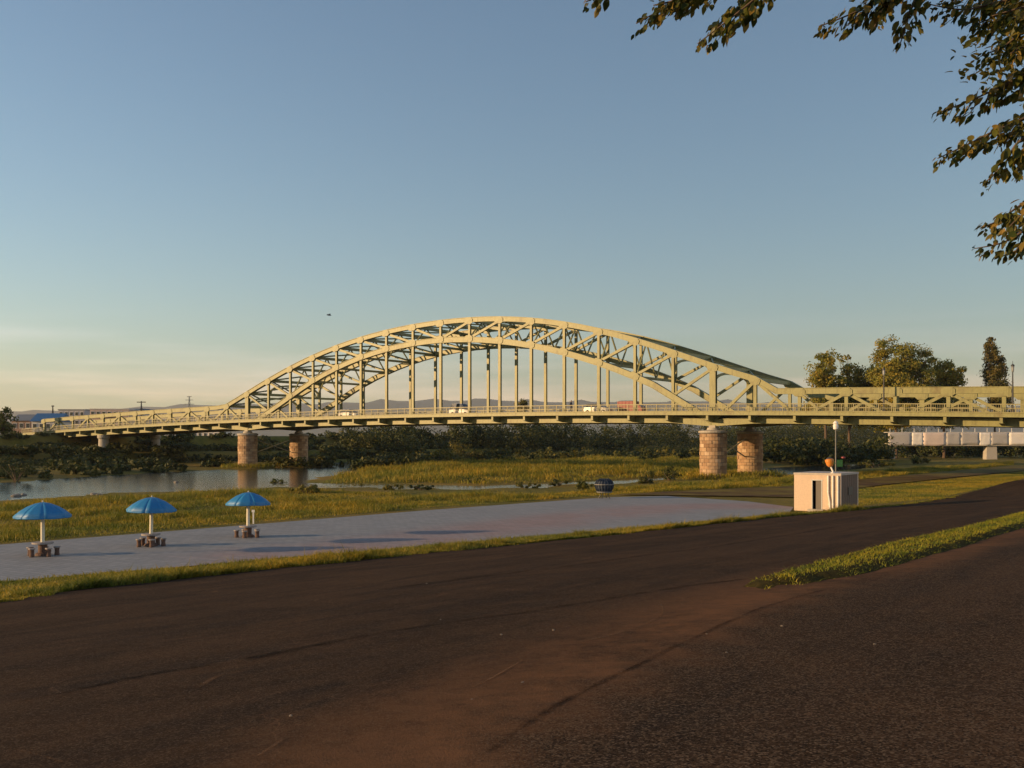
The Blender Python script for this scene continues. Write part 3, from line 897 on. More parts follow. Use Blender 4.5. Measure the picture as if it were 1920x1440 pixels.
for k in range(-1, 17):
    a = Vector((k * PANEL, 0.3, z_top(k) + 0.05)); b = Vector(((k + 1) * PANEL, TRUSS_W - 0.3, z_top(k + 1) + 0.05))
    c_ = Vector((k * PANEL, TRUSS_W - 0.3, z_top(k) + 0.05)); d_ = Vector(((k + 1) * PANEL, 0.3, z_top(k + 1) + 0.05))
    part('lateral_brace', MB().beam(a, b, 0.22, 0.2).beam(c_, d_, 0.22, 0.16))

# deck: roadway between the trusses, footways outside them on brackets
def ribbon(w0, w1, z0, z1, k0=KMIN - 1.0, k1=KMAX + 1.0, step=1.0):
    mb = MB(); vs = []; kk = list(np.arange(k0, k1 + 1e-6, step))
    for k in kk:
        zz = kz_deck(k)
        for (w_, z_) in ((w0, z0), (w1, z0), (w1, z1), (w0, z1)): vs.append((k * PANEL, w_, zz + z_))
    fs = [(0, 1, 2, 3)]
    for i in range(len(kk) - 1):
        o = i * 4
        for j in range(4): fs.append((o + j, o + 4 + j, o + 4 + (j + 1) % 4, o + (j + 1) % 4))
    o = (len(kk) - 1) * 4; fs.append((o + 3, o + 2, o + 1, o))
    return mb.add(vs, fs)
FW = 2.05
part('roadway', ribbon(0.45, TRUSS_W - 0.45, -0.25, 0.0), 'deck')
for sgn, w0 in ((-1, 0.0), (1, TRUSS_W)):
    wo = w0 + sgn * FW
    part('footway', ribbon(min(w0 + sgn * 0.32, wo - sgn * 0.12), max(w0 + sgn * 0.32, wo - sgn * 0.12), -0.12, 0.08), 'concrete')
    part('fascia_beam', ribbon(min(wo, wo - sgn * 0.115), max(wo, wo - sgn * 0.115), -0.24, 0.20))
    part('fascia_beam', ribbon(min(wo + sgn * 0.003, wo + sgn * 0.10), max(wo + sgn * 0.003, wo + sgn * 0.10), -0.28, -0.22))
    part('fascia_beam', ribbon(min(wo + sgn * 0.003, wo + sgn * 0.08), max(wo + sgn * 0.003, wo + sgn * 0.08), 0.17, 0.23))
    # railing
    rl = MB()
    for z_, th in ((1.18, 0.10), (0.66, 0.055), (0.27, 0.06)):
        r_ = ribbon(min(wo - 0.05, wo + 0.05) if th > .08 else wo - 0.03, wo + 0.05 if th > .08 else wo + 0.03, z_ - th, z_)
        rl.add(r_.v, r_.f)
    for q in range(int((KMAX - KMIN + 2) * 4)):
        k = KMIN - 1 + q / 4
        rl.box((k * PANEL, wo, kz_deck(k) + 0.60), (0.10, 0.09, 1.0))
    for q in range(int((KMAX - KMIN + 2) * 24)):
        k = KMIN - 1 + q / 24
        if q % 6: rl.box((k * PANEL, wo, kz_deck(k) + 0.68), (0.03, 0.03, 0.9))
    part('railing', rl, 'steel_rail')
    for k in range(KMIN, KMAX + 1):
        s = k * PANEL; zd = kz_deck(k)
        mb = MB()
        a, b = w0 + sgn * 0.26, wo - sgn * 0.12
        ww = (-0.05, 0.05)
        prof = [(a, zd - 1.15), (b, zd - 0.90), (b, zd - 0.13), (a, zd - 0.13)]
        mb.add([(s - 0.16, p_[0], p_[1]) for p_ in prof] + [(s + 0.16, p_[0], p_[1]) for p_ in prof],
               [(0, 1, 2, 3), (7, 6, 5, 4), (0, 4, 5, 1), (1, 5, 6, 2), (2, 6, 7, 3), (3, 7, 4, 0)])
        mb.beam((s, a, zd - 1.17), (s, b, zd - 0.92), 0.46, 0.05, Vector((1, 0, 0)))
        part('bracket', mb)
for k in range(KMIN, KMAX + 1):
    s = k * PANEL; zd = kz_deck(k)
    part('floor_beam', MB().hbeam((s, 0.27, zd - 0.75), (s, TRUSS_W - 0.27, zd - 0.75), 0.35, 0.9, 0.05, Vector((1, 0, 0))), 'steel_dark')
for w_ in (2.6, 5.0, 7.4, 9.8):
    part('stringer', ribbon(w_ - 0.12, w_ + 0.12, -0.70, -0.255), 'steel_dark')
# bottom lateral bracing under the floor
for k in range(KMIN, KMAX):
    s = k * PANEL
    part('floor_brace', MB().beam((s, 0.3, kz_deck(k) - 1.15), (s + PANEL, TRUSS_W - 0.3, kz_deck(k + 1) - 1.15), 0.18, 0.12), 'steel_dark')

# piers: round shafts of dressed stone, in pairs, tied by thin bracing
def stone_pier(k, w0, zbase, rad, dark=False):
    s = k * PANEL
    ztop = z_girder(k) - 1.35
    root = MB().lathe([(rad - 0.05, zbase - 1.5), (rad - 0.05, zbase), (rad - 0.05, ztop)], 28, (s, w0, 0)).build('pier', M['mortar'], bridge, smooth=False)
    mb = MB(); z = zbase - 0.6; row = 0
    nb = 15
    while z < ztop - 0.05:
        hh = min(0.46 * random.uniform(0.9, 1.12), ztop - z)
        for i in range(nb):
            a0 = 2 * math.pi * (i + (0.5 if row % 2 else 0.0)) / nb; a1 = a0 + 2 * math.pi / nb
            g = 0.022; ro = rad + random.uniform(-0.015, 0.06); ri = rad - 0.1
            vs = []
            for zz in (z + 0.02, z + hh - 0.02):
                for aa in (a0 + g / 2, (a0 + a1) / 2, a1 - g / 2):
                    vs.append((s + ro * math.cos(aa), w0 + ro * math.sin(aa), zz))
            for zz in (z + 0.02, z + hh - 0.02):
                for aa in (a0 + g / 2, (a0 + a1) / 2, a1 - g / 2):
                    vs.append((s + ri * math.cos(aa), w0 + ri * math.sin(aa), zz))
            mb.add(vs, [(0, 1, 4, 3), (1, 2, 5, 4), (3, 4, 10, 9), (4, 5, 11, 10), (1, 0, 6, 7), (2, 1, 7, 8), (0, 3, 9, 6), (5, 2, 8, 11)])
        z += hh; row += 1
    st = mb.build('masonry', M['pier_stone'], root); tag(st, kind='stuff')
    cap = MB().lathe([(rad + 0.02, ztop + 0.002), (rad + 0.18, ztop + 0.10), (rad + 0.18, ztop + 0.32), (rad - 0.25, ztop + 0.42)], 28, (s, w0, 0)).build('pier_cap', M['concrete'], root)
    br_ = MB().lathe([(rad * 0.5, ztop + 0.425), (rad * 0.44, ztop + 0.75)], 20, (s, w0, 0))
    br_.box((s, w0, ztop + 0.90), (0.9, 0.8, 0.30)).build('bearing', M['concrete'], root)
    return root
for k, zb in ((0, -6.0), (16, -5.35)):
    for w0 in (0.0, TRUSS_W):
        stone_pier(k, w0, zb, 1.72)
    s = k * PANEL
    zt_ = z_girder(k) - 1.7
    part('pier_tie', MB().beam((s, 1.6, zt_), (s, TRUSS_W - 1.6, zt_), 0.3, 0.4), 'steel_dark')
    part('pier_tie', MB().beam((s, 1.6, -2.6), (s, TRUSS_W - 1.6, -2.6), 0.3, 0.4), 'steel_dark')
    part('pier_tie', MB().beam((s, 1.6, -2.3), (s, TRUSS_W - 1.6, zt_ - 0.3), 0.14, 0.16).beam((s, 1.6, zt_ - 0.3), (s, TRUSS_W - 1.6, -2.3), 0.14, 0.12), 'steel_dark')
for k in (-8, 24):
    for w0 in (0.0, TRUSS_W):
        s = k * PANEL; zt_ = z_girder(k) - 0.45
        gx, gy = xy_of(U0 + s, V0 + w0); zb = H1(gx, gy) - 1.0
        pr = MB().lathe([(1.15, zb), (1.0, zt_ - 0.9), (1.25, zt_ - 0.6), (1.25, zt_)], 20, (s, w0, 0)).build('pier', M['concrete'], bridge)
for k in (KMIN - 0.6, KMAX + 0.6):
    s = k * PANEL; gx, gy = xy_of(U0 + s, V0 + 6); zb = -6.0
    part('abutment', MB().box((s, TRUSS_W / 2, (zb + kz_deck(k) - 0.6) / 2), (4.0, TRUSS_W + 3.0, kz_deck(k) - 0.6 - zb)), 'concrete')

def bridge_pt(k, w, dz=0.0):
    x, y = xy_of(U0 + k * PANEL, V0 + w)
    return (x, y, kz_deck(k) + dz)

# ------------------------------------------------------------------ lamps on the bridge
def bridge_lamp(k, w, h, label):
    r = empty('street_lamp', bridge_pt(k, w, 0.08), -TH)
    MB().lathe([(0.20, 0.0), (0.18, 0.5), (0.10, 0.6), (0.08, h * 0.6), (0.06, h - 0.7)], 10).build('pole', M['dark_metal'], r)
    MB().lathe([(0.07, h - 0.7), (0.13, h - 0.55), (0.16, h - 0.15), (0.12, h - 0.05)], 10).build('lamp_globe', M['grey_metal'], r)
    MB().lathe([(0.20, h - 0.048), (0.18, h + 0.10), (0.03, h + 0.22), (0.015, h + 0.55)], 10).build('lamp_cap', M['dark_metal'], r)
    return tag(r, label, 'street lamp', 'lamp posts on the bridge')
bridge_lamp(19.83, -1.6, 5.0, 'dark lamp post on the bridge in front of the broad tree clump')
bridge_lamp(22.19, -1.6, 5.2, 'dark lamp post on the bridge right of the slender poplar')

# ------------------------------------------------------------------ vehicles on the deck
def wheel(parent, x, y, r, w):
    ty = MB()
    prof = [(r * 0.62, -w / 2), (r * 0.95, -w / 2), (r, -w / 3), (r, w / 3), (r * 0.95, w / 2), (r * 0.62, w / 2)]
    ty.lathe(prof, 18)
    o = ty.build('wheel', M['rubber'], parent, (x, y, r), (R(90), 0, 0))
    MB().lathe([(r * 0.1, -w / 2 - 0.01), (r * 0.6, -w / 2 + 0.01), (r * 0.6, w / 2 - 0.01), (r * 0.1, w / 2 + 0.01)], 14).build('rim', M['grey_metal'], o)

def loft(sections, name, mat, parent):
    """sections: list of (x, [(y,z)...]) rings of equal length"""
    mb = MB(); n = len(sections[0][1]); vs = []
    for x, ring in sections: vs += [(x, y, z) for y, z in ring]
    fs = [tuple(range(n))]
    for i in range(len(sections) - 1):
        for j in range(n): fs.append((i * n + j, (i + 1) * n + j, (i + 1) * n + (j + 1) % n, i * n + (j + 1) % n))
    fs.append(tuple(reversed(range((len(sections) - 1) * n, len(sections) * n))))
    mb.add(vs, fs)
    return mb.build(name, mat, parent)

def car(loc, rz, mat, label, van=False):
    r = empty('car', loc, rz)
    def ring(hw, z0, z1):
        return [(-hw * 0.9, z0), (hw * 0.9, z0), (hw, z0 + 0.15), (hw, (z0 + z1) / 2), (hw * 0.93, z1), (-hw * 0.93, z1), (-hw, (z0 + z1) / 2), (-hw, z0 + 0.15)]
    b = [(-2.1, ring(0.70, 0.35, 0.75)), (-1.95, ring(0.82, 0.25, 0.93)), (-0.9, ring(0.85, 0.22, 0.97)), (0.9, ring(0.85, 0.22, 0.96)), (1.7, ring(0.82, 0.24, 0.86)), (2.05, ring(0.72, 0.32, 0.70))]
    loft(b, 'body', mat, r)
    ht = 1.85 if van else 1.45
    def cring(hw, z): return [(-hw, 0.95), (hw, 0.95), (hw * 0.84, z), (-hw * 0.84, z)]
    cb = [(-1.85, cring(0.78, 0.96)), (-1.55, cring(0.78, ht - 0.06)), (-0.3, cring(0.79, ht)), (0.45, cring(0.78, ht - 0.05)), (1.25, cring(0.74, 0.97))]
    loft(cb, 'cabin', M['glass'], r)
    rf = MB(); rf.box((-0.55, 0, ht + 0.01), (2.0, 1.30, 0.05), taper=0.94); rf.build('roof', mat, r)
    for sx in (-1.28, 1.28):
        for sy in (-0.78, 0.78): wheel(r, sx, sy, 0.30, 0.2)
    for sy in (-0.55, 0.55):
        MB().box((2.02, sy, 0.62), (0.08, 0.28, 0.12)).build('headlight', M['white'], r)
        MB().box((-2.07, sy, 0.70), (0.06, 0.26, 0.12)).build('tail_light', M['car_red'], r)
    return tag(r, label, 'car', 'cars crossing the bridge')
car(bridge_pt(4.1, 2.6, 0.012), -TH, M['car_white'], 'white car on the bridge near the left foot of the arch')
car(bridge_pt(8.35, 2.8, 0.012), -TH, M['car_white'], 'white van-height car on the bridge under the middle of the arch', True)
car(bridge_pt(12.7, 2.7, 0.012), -TH, M['car_silver'], 'pale silver car on the bridge just left of the red truck')

tr = empty('truck', bridge_pt(13.35, 6.2, 0.012), -TH); tr.scale = (0.7, 0.75, 0.64)
loft([(0.9, [(-1.0, 0.5), (1.0, 0.5), (1.0, 2.3), (-1.0, 2.3)]), (1.8, [(-1.0, 0.5), (1.0, 0.5), (0.98, 2.25), (-0.98, 2.25)]), (2.45, [(-0.98, 0.5), (0.98, 0.5), (0.96, 1.5), (-0.96, 1.5)]), (2.6, [(-0.95, 0.55), (0.95, 0.55), (0.95, 1.2), (-0.95, 1.2)])], 'cab', M['car_red'], tr)
MB().box((-1.15, 0, 0.62), (3.9, 0.9, 0.22)).build('chassis', M['dark_metal'], tr)
bx = MB(); bx.box((-1.15, 0, 1.85), (3.8, 2.05, 2.2))
for q in range(5): bx.box((-2.75 + q * 0.8, 0, 1.85), (0.08, 2.12, 2.1))
bx.build('cargo_box', M['car_red'], tr)
MB().box((2.16, 0, 1.86), (0.5, 1.7, 0.05), Matrix.Rotation(R(49), 3, 'Y')).build('windscreen', M['glass'], tr)
for sx in (-2.2, 1.7):
    for sy in (-0.88, 0.88): wheel(tr, sx, sy, 0.42, 0.26)
tag(tr, 'red box truck crossing the bridge behind the right-hand hangers', 'truck')

# ------------------------------------------------------------------ pedestrian on the footway
def person(loc, rz, label):
    r = empty('person', loc, rz)
    J = {'pel': (0, 0, 0.95), 'ch': (0.02, 0, 1.28), 'nk': (0.02, 0, 1.50), 'hd': (0.05, 0, 1.66),
         'hl': (0, .09, 0.90), 'kl': (.10, .10, 0.50), 'al': (-.02, .10, 0.09), 'tl': (.13, .11, 0.04),
         'hr': (0, -.09, 0.90), 'kr': (-.02, -.10, 0.50), 'ar': (-.25, -.10, 0.12), 'tr': (-.12, -.11, 0.04),
         'sl': (0, .19, 1.43), 'el': (-.06, .25, 1.15), 'wl': (.06, .26, 0.92),
         'sr': (0, -.19, 1.43), 'er': (-.03, -.25, 1.15), 'wr': (.16, -.25, 0.95)}
    rad = {'pel': .15, 'ch': .165, 'nk': .06, 'hd': .105, 'hl': .095, 'kl': .06, 'al': .04, 'tl': .04, 'hr': .095, 'kr': .06, 'ar': .04, 'tr': .04,
           'sl': .065, 'el': .045, 'wl': .035, 'sr': .065, 'er': .045, 'wr': .035}
    E_ = [('pel', 'ch'), ('ch', 'nk'), ('nk', 'hd'), ('pel', 'hl'), ('hl', 'kl'), ('kl', 'al'), ('al', 'tl'), ('pel', 'hr'), ('hr', 'kr'), ('kr', 'ar'), ('ar', 'tr'),
          ('ch', 'sl'), ('sl', 'el'), ('el', 'wl'), ('ch', 'sr'), ('sr', 'er'), ('er', 'wr')]
    nm = list(J); me = bpy.data.meshes.new('body')
    me.from_pydata([J[n] for n in nm], [(nm.index(a), nm.index(b)) for a, b in E_], [])
    me.materials.append(M['cloth_dark'])
    o = link('body', me, r)
    m = o.modifiers.new('skin', 'SKIN')
    if not me.skin_vertices: pass
    sv = me.skin_vertices[0].data
    for i, n in enumerate(nm): sv[i].radius = (rad[n], rad[n]); sv[i].use_root = (n == 'pel')
    o.modifiers.new('sub', 'SUBSURF').levels = 2
    o.modifiers['sub'].render_levels = 2
    hd = MB(); hd.lathe([(0.02, -0.13), (0.07, -0.10), (0.095, 0.0), (0.09, 0.07), (0.05, 0.12), (0.01, 0.13)], 12).build('head', M['skin'], r, (0.07, 0, 1.66), smooth=True)
    MB().lathe([(0.105, 0.01), (0.108, 0.06), (0.07, 0.125), (0.01, 0.145)], 12).build('hair', M['dark_metal'], r, (0.045, 0, 1.665), smooth=True)
    for sy, wp in ((1, J['wl']), (-1, J['wr'])):
        h = MB(); h.box((0, 0, -0.05), (0.04, 0.075, 0.09), taper=0.8)
        for q in range(4): h.tube([(0.0, -0.03 + q * 0.02, -0.09), (0.01, -0.03 + q * 0.02, -0.13), (0.03, -0.03 + q * 0.02, -0.155 + 0.008 * abs(q - 1.5))], 0.009, 5)
        h.tube([(0.0, 0.035, -0.03), (0.03, 0.05, -0.07), (0.04, 0.045, -0.10)], 0.010, 5)
        h.build('hand', M['skin'], r, (wp[0], wp[1], wp[2] - 0.01))
    return tag(r, label, 'person')
try:
    person(bridge_pt(12.3, -0.95, 0.085), -TH, 'person in dark clothes walking along the bridge footway')
except Exception as ex:
    print('person failed', ex)

# ------------------------------------------------------------------ parasols and tables on the plaza
def make_parasol():
    r = empty('parasol')
    pole = MB().lathe([(0.075, 0.0), (0.075, 1.75), (0.055, 1.9), (0.02, 2.12), (0.035, 2.15), (0.01, 2.19)], 12).build('pole', M['white_pole'], r)
    RAD, N = 1.06, 8
    prof = [(0.03, 2.12), (0.28, 2.07), (0.57, 1.95), (0.83, 1.785), (RAD, 1.59)]
    for i in range(N):
        mb = MB(); vs = []
        a0, a1 = 2 * math.pi * (i + 0.5) / N, 2 * math.pi * (i + 1.5) / N
        for rr, zz in prof:
            for tt in np.linspace(0, 1, 5):
                a = a0 + (a1 - a0) * tt
                sag = 1 - 0.055 * math.sin(math.pi * tt) * (rr / RAD)
                vs.append((rr * sag * math.cos(a), rr * sag * math.sin(a), zz - 0.02 * math.sin(math.pi * tt) * (rr / RAD)))
        fs = []
        for j in range(len(prof) - 1):
            for q in range(4): fs.append((j * 5 + q, j * 5 + q + 5, j * 5 + q + 6, j * 5 + q + 1))
        mb.add(vs, fs)
        # valance
        vs2 = []
        for tt in np.linspace(0, 1, 5):
            a = a0 + (a1 - a0) * tt; sag = 1 - 0.055 * math.sin(math.pi * tt)
            for dz in (-0.002, -0.075): vs2.append((RAD * sag * math.cos(a), RAD * sag * math.sin(a), prof[-1][1] - 0.02 * math.sin(math.pi * tt) + dz))
        mb.add(vs2, [(q * 2, q * 2 + 1, q * 2 + 3, q * 2 + 2) for q in range(4)])
        o = mb.build('canopy_panel', M['blue_canopy'], r, smooth=True)
        sm = o.modifiers.new('thick', 'SOLIDIFY'); sm.thickness = 0.006
        pts = [(rr * 0.995 * math.cos(a0), rr * 0.995 * math.sin(a0), zz - 0.022) for rr, zz in prof]
        MB().tube(pts, 0.011, 5).build('rib', M['white_pole'], r)
    return r

def make_table():
    r = empty('picnic_table')
    MB().lathe([(0.10, 0.0), (0.30, 0.02), (0.26, 0.10), (0.17, 0.14), (0.17, 0.46)], 16).build('pedestal', M['brick_red'], r)
    t_ = MB()
    n = 20
    prof = [(0.085, 0.465), (0.34, 0.462), (0.40, 0.48), (0.40, 0.53), (0.38, 0.545), (0.085, 0.545)]
    t_.lathe(prof, 24).build('table_top', M['table_top'], r)
    for i in range(5):
        a = 2 * math.pi * i / 5 + 0.35
        so = MB().lathe([(0.09, 0.0), (0.10, 0.02), (0.085, 0.16), (0.10, 0.298)], 12).build('stool', M['brick_red'], r, (0.52 * math.cos(a), 0.52 * math.sin(a), 0))
        MB().lathe([(0.13, 0.30), (0.135, 0.32), (0.13, 0.345), (0.02, 0.35)], 14).build('seat', M['table_top'], so)
    return r

par0, tab0 = make_parasol(), make_table()
um = [((80, 1042), 'blue domed parasol farthest left, nearest of the three on the plaza', 'round stone table with stools under the leftmost blue parasol', 0.1),
      ((283, 1024), 'blue domed parasol in the middle of the three on the plaza', 'round stone table with stools under the middle blue parasol', 0.5),
      ((465, 1007), 'blue domed parasol farthest right of the three, closest to the left stone pier', 'round stone table with stools under the rightmost blue parasol', 0.9)]
for i, ((a, b), lp, lt, rz) in enumerate(um):
    x, y = on_level(a, b, PLAIN + 0.045)
    P_ = par0 if i == 0 else copy_tree(par0); T_ = tab0 if i == 0 else copy_tree(tab0)
    P_.location = (x, y, PLAIN + 0.045); P_.rotation_euler = (R((0, 1.2, -0.8)[i]), R((0, 0.8, 1.0)[i]), rz)
    T_.location = (x, y, PLAIN + 0.045); T_.rotation_euler.z = rz * 2
    tag(P_, lp, 'parasol', 'blue parasols on the plaza'); tag(T_, lt, 'table', 'tables under the parasols')

# ------------------------------------------------------------------ kiosk, lamp pole and orange lamp
kx, ky = on_level(1489, 957, PLAIN)
KL, KW, KH = 3.05, 3.6, 2.36
kio = empty('kiosk', (kx, ky, PLAIN), -TH)
tag(kio, 'small cream plastered riverside hut with a dark doorway at the right end of the plaza', 'hut')
wl_ = MB()
d0_, d1_ = 1.16, 1.86
wl_.box((d0_ / 2, 0.10, KH / 2 - 0.15), (d0_, 0.2, KH + 0.3)); wl_.box(((d1_ + KL) / 2, 0.10, KH / 2 - 0.15), (KL - d1_, 0.2, KH + 0.3))
wl_.box(((d0_ + d1_) / 2, 0.10, (2.02 + KH) / 2), (d1_ - d0_ - 0.004, 0.2, KH - 2.02))
wl_.box((0.10, KW / 2 + 0.102, KH / 2 - 0.15), (0.2, KW - 0.206, KH + 0.3))
wl_.box((KL / 2, KW + 0.10, KH / 2 - 0.15), (KL, 0.2, KH + 0.3))
wl_.build('wall', M['plaster'], kio)
M['shaded_brown_board'] = mat_paint('shaded_brown_boarding', (0.17, 0.115, 0.08), 0.8, (0.12, 0.08, 0.06), 0.5, 2.0)  # hut's shaded right wall: shade put into a darker brown than the plaster
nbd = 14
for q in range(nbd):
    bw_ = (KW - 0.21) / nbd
    MB().box((KL - 0.10 + (0.012 if q % 2 else 0.0), 0.205 + bw_ * (q + 0.5), KH / 2 - 0.15), (0.16, bw_ - 0.012, KH + 0.3)).build('board', M['shaded_brown_board'], kio)
MB().box((KL / 2, KW / 2 + 0.1, KH + 0.066), (KL + 0.06, KW + 0.26, 0.13)).build('roof', M['kiosk_roof'], kio)
dr = MB().box(((d0_ + d1_) / 2 + 0.14, 0.15, 1.0), (0.50, 0.05, 1.98)).build('door', M['door'], kio)
MB().box(((d0_ + d1_) / 2 + 0.30, 0.11, 1.0), (0.03, 0.03, 0.14)).build('handle', M['grey_metal'], dr)
MB().box((d0_ + 0.03, 0.10, 1.0), (0.06, 0.23, 2.0)).box((d1_ - 0.03, 0.10, 1.0), (0.06, 0.23, 2.0)).box(((d0_ + d1_) / 2, 0.10, 2.03), (d1_ - d0_ + 0.1, 0.23, 0.06)).build('door_frame', M['grey_metal'], kio)
MB().box(((d0_ + d1_) / 2, -0.14, 0.07), (1.0, 0.45, 0.16)).build('step', M['concrete'], kio)
for q, xx in enumerate((KL - 0.78, KL - 0.48, KL - 0.16)):
    p_ = MB().tube([(xx, -0.09, KH - 0.02), (xx, -0.09, 1.2), (xx + (0.10 if q == 0 else 0.0), -0.09, 0.6), (xx + (0.12 if q == 0 else 0), -0.09, 0.0)], 0.055, 10)
    for zz in (0.5, 1.3, 2.0): p_.box((xx + (0.05 if q == 0 and zz < 1 else 0), -0.04, zz), (0.16, 0.08, 0.04))
    p_.build('drain_pipe', M['white'], kio)
for zz in (1.3,): MB().box((KL + 0.02, KW * 0.55, zz), (0.05, 0.9, 0.5)).build('vent_panel', M['door'], kio)

# orange horn-shaped lamp on a bent white stem, on the roof
ox = KL - 0.62
om = empty('siren_lamp', Vector((kx, ky, PLAIN)) + Matrix.Rotation(-TH, 3, 'Z') @ Vector((ox, 0.35, KH + 0.131)), -TH)
MB().lathe([(0.14, 0.0), (0.14, 0.04), (0.05, 0.06)], 12).tube([(0, 0, 0.03), (0.0, 0, 0.12), (-0.08, 0, 0.30), (-0.14, 0, 0.44)], 0.055, 10).build('stem', M['white'], om)
MB().lathe([(0.10, 0.0), (0.20, 0.10), (0.27, 0.34), (0.28, 0.48), (0.20, 0.52)], 16).build('orange_hood', M['orange'], om, (-0.16, 0, 0.40), (0, R(-8), 0))
MB().lathe([(0.19, 0.522), (0.14, 0.60), (0.03, 0.63)], 14).build('cap', M['dark_metal'], om, (-0.16, 0, 0.40), (0, R(-8), 0))
tag(om, 'orange hooded lamp on a bent white stem above the hut', 'lamp')

lx, ly = ((1567 - CX) / FPX * 72.5, 72.5)
lz = H1(lx, ly)
lp = empty('park_lamp', (lx, ly, lz))
hp = (HY - 806) / FPX * 72.5 - lz
MB().lathe([(0.10, -0.3), (0.09, 0.6), (0.055, 0.7), (0.04, hp)], 12).build('pole', M['pole_grey'], lp)
MB().lathe([(0.07, hp), (0.17, hp + 0.06), (0.20, hp + 0.30), (0.14, hp + 0.46)], 14).build('lamp_head', M['white'], lp)
MB().lathe([(0.22, hp + 0.462), (0.10, hp + 0.62), (0.03, hp + 0.66)], 14).build('lamp_cap', M['white'], lp)
MB().box((0.28, -0.02, 2.95), (0.42, 0.06, 0.5)).box((0.0, -0.02, 2.95), (0.30, 0.03, 0.06)).build('green_box', mat_paint('green_enamel', (0.03, 0.12, 0.03), 0.5), lp)
MB().lathe([(0.02, 0), (0.16, 0.02), (0.16, 0.1), (0.05, 0.14)], 12).build('red_beacon', M['car_red'], lp, (0.55, -0.02, 3.3))
tag(lp, 'tall thin grey park lamp with a white head standing behind the hut', 'lamp post')

# dark blue tub on splayed legs at the far plaza edge
bx_, by_ = on_level(1133, 935, PLAIN + 0.02)
tb = empty('litter_basket', (bx_, by_, PLAIN + 0.04), 0.3)
MB().lathe([(0.30, 0.48), (0.52, 0.52), (0.66, 0.80), (0.72, 1.10), (0.60, 1.36), (0.30, 1.52)], 20).build('drum', M['navy'], tb)
for q in range(20):
    a = 2 * math.pi * q / 20
    MB().tube([(rr_ * math.cos(a), rr_ * math.sin(a), zz_) for rr_, zz_ in ((0.54, 0.50), (0.69, 0.80), (0.75, 1.10), (0.63, 1.38), (0.34, 1.55))], 0.028, 5).build('slat', M['navy'], tb)
MB().lathe([(0.755, 1.07), (0.785, 1.08), (0.785, 1.13), (0.755, 1.14)], 20).lathe([(0.54, 0.46), (0.60, 0.47), (0.62, 0.55), (0.56, 0.56)], 20).build('rim_band', M['pole_grey'], tb)
for i in range(4):
    a = math.pi / 4 + i * math.pi / 2
    MB().tube([(0.38 * math.cos(a), 0.38 * math.sin(a), 0.62), (0.30 * math.cos(a), 0.30 * math.sin(a), 0.3), (0.48 * math.cos(a), 0.48 * math.sin(a), 0.0)], 0.035, 8).build('leg', M['dark_metal'], tb)
tag(tb, 'dark blue rounded drum on thin splayed legs at the far plaza edge', 'drum')

# small white sign post near the meadow behind the third parasol
for (a, b, lab) in ((475, 982, 'small white marker post in the grass behind the rightmost parasol'),):
    x, y = to_ground(a, b)
    r = empty('marker_post', (x, y, H1(x, y)))
    MB().box((0, 0, 0.3), (0.07, 0.07, 0.9)).build('post', M['white'], r)
    MB().box((0, -0.04, 0.70), (0.16, 0.03, 0.14)).build('plate', M['white'], r)
    tag(r, lab, 'marker')

# ------------------------------------------------------------------ near grass: verge and tongue
tongue_poly = [G(*p) for p in tongue_up] + [G(*p) for p in tongue_lo]
def mound(V, P):
    d = signed_dist(V, P)
    return 0.10 * sstep(0.0, 0.30, d) + 0.012 * wob(V[:, 0], V[:, 1], 0.5, 3.0) * sstep(0, 0.2, d)
tongue = sheet('grass_island', tongue_poly, M['soil'], 0.036, 0.3, hfun=mound)
tag(tongue, 'low strip of soil that carries the roadside grass', 'verge', kind='structure')
q = scatter(tongue_poly, 90000)
Pp = np.array(tongue_poly)
dd = signed_dist(q, Pp)
keep = (dd > -0.04 + 0.02 * (wob(q[:, 0], q[:, 1], 0.7, 1.0) + 1.0) * rng.uniform(0, 1, len(q)))
q = q[keep]; dd = dd[keep]
hv = 0.055 + 0.055 * sstep(0.0, 0.6, dd) + 0.05 * np.clip(wob(q[:, 0], q[:, 1], 0.55, 2.0), -0.4, 1.2) + 0.05 * (rng.uniform(0, 1, len(q)) > 0.965)
z = H(q[:, 0], q[:, 1]) + 0.036 + 0.10 * sstep(0.0, 0.45, dd) - 0.01
V, F = blades(np.column_stack([q, z]), np.clip(hv * 0.7, 0.025, 0.22), 0.014, 0.8, (0.2, 0.05, 0))
tag(link('roadside_grass', np_mesh('roadside_grass', V, F, M['grass_lush'])), 'bright green tufty grass tongue between the two asphalt lanes', 'grass', kind='stuff')

verge_poly = [tuple(np.array(road_edge[0]) + d0 * 14)] + road_edge[:11] + [pn[-1]] + pn[-2::-1] + [tuple(np.array(pn[0]) + dn * 14)]
q = scatter(verge_poly, 170000)
eline = np.array([verge_poly[0]] + road_edge[:13]); seg_ = np.diff(eline, axis=0); sl_ = np.linalg.norm(seg_, axis=1)
pk = rng.choice(len(seg_), 26000, p=sl_ / sl_.sum()); tt_ = rng.uniform(0, 1, (26000, 1))
sp_ = eline[pk] + seg_[pk] * tt_; un = np.array([CT, -ST])
reach = np.clip(0.22 + 0.28 * wob(sp_[:, 0], sp_[:, 1], 1.1, 2.0) + 0.15 * wob(sp_[:, 0], sp_[:, 1], 0.35, 1.0), 0, 0.9)
q = np.concatenate([q, sp_ + un * (reach * rng.uniform(0, 1, 26000))[:, None]])
V_ = np.array(verge_poly)
near_road = dist_line(q, np.array([verge_poly[0]] + road_edge[:11]))
near_pl = dist_line(q, np.array(pn))
hv = 0.13 + 0.24 * sstep(1.9, 0.1, near_road) * (0.65 + 0.35 * wob(q[:, 0], q[:, 1], 1.6, 1.5)) + 0.02 * rng.normal(size=len(q))
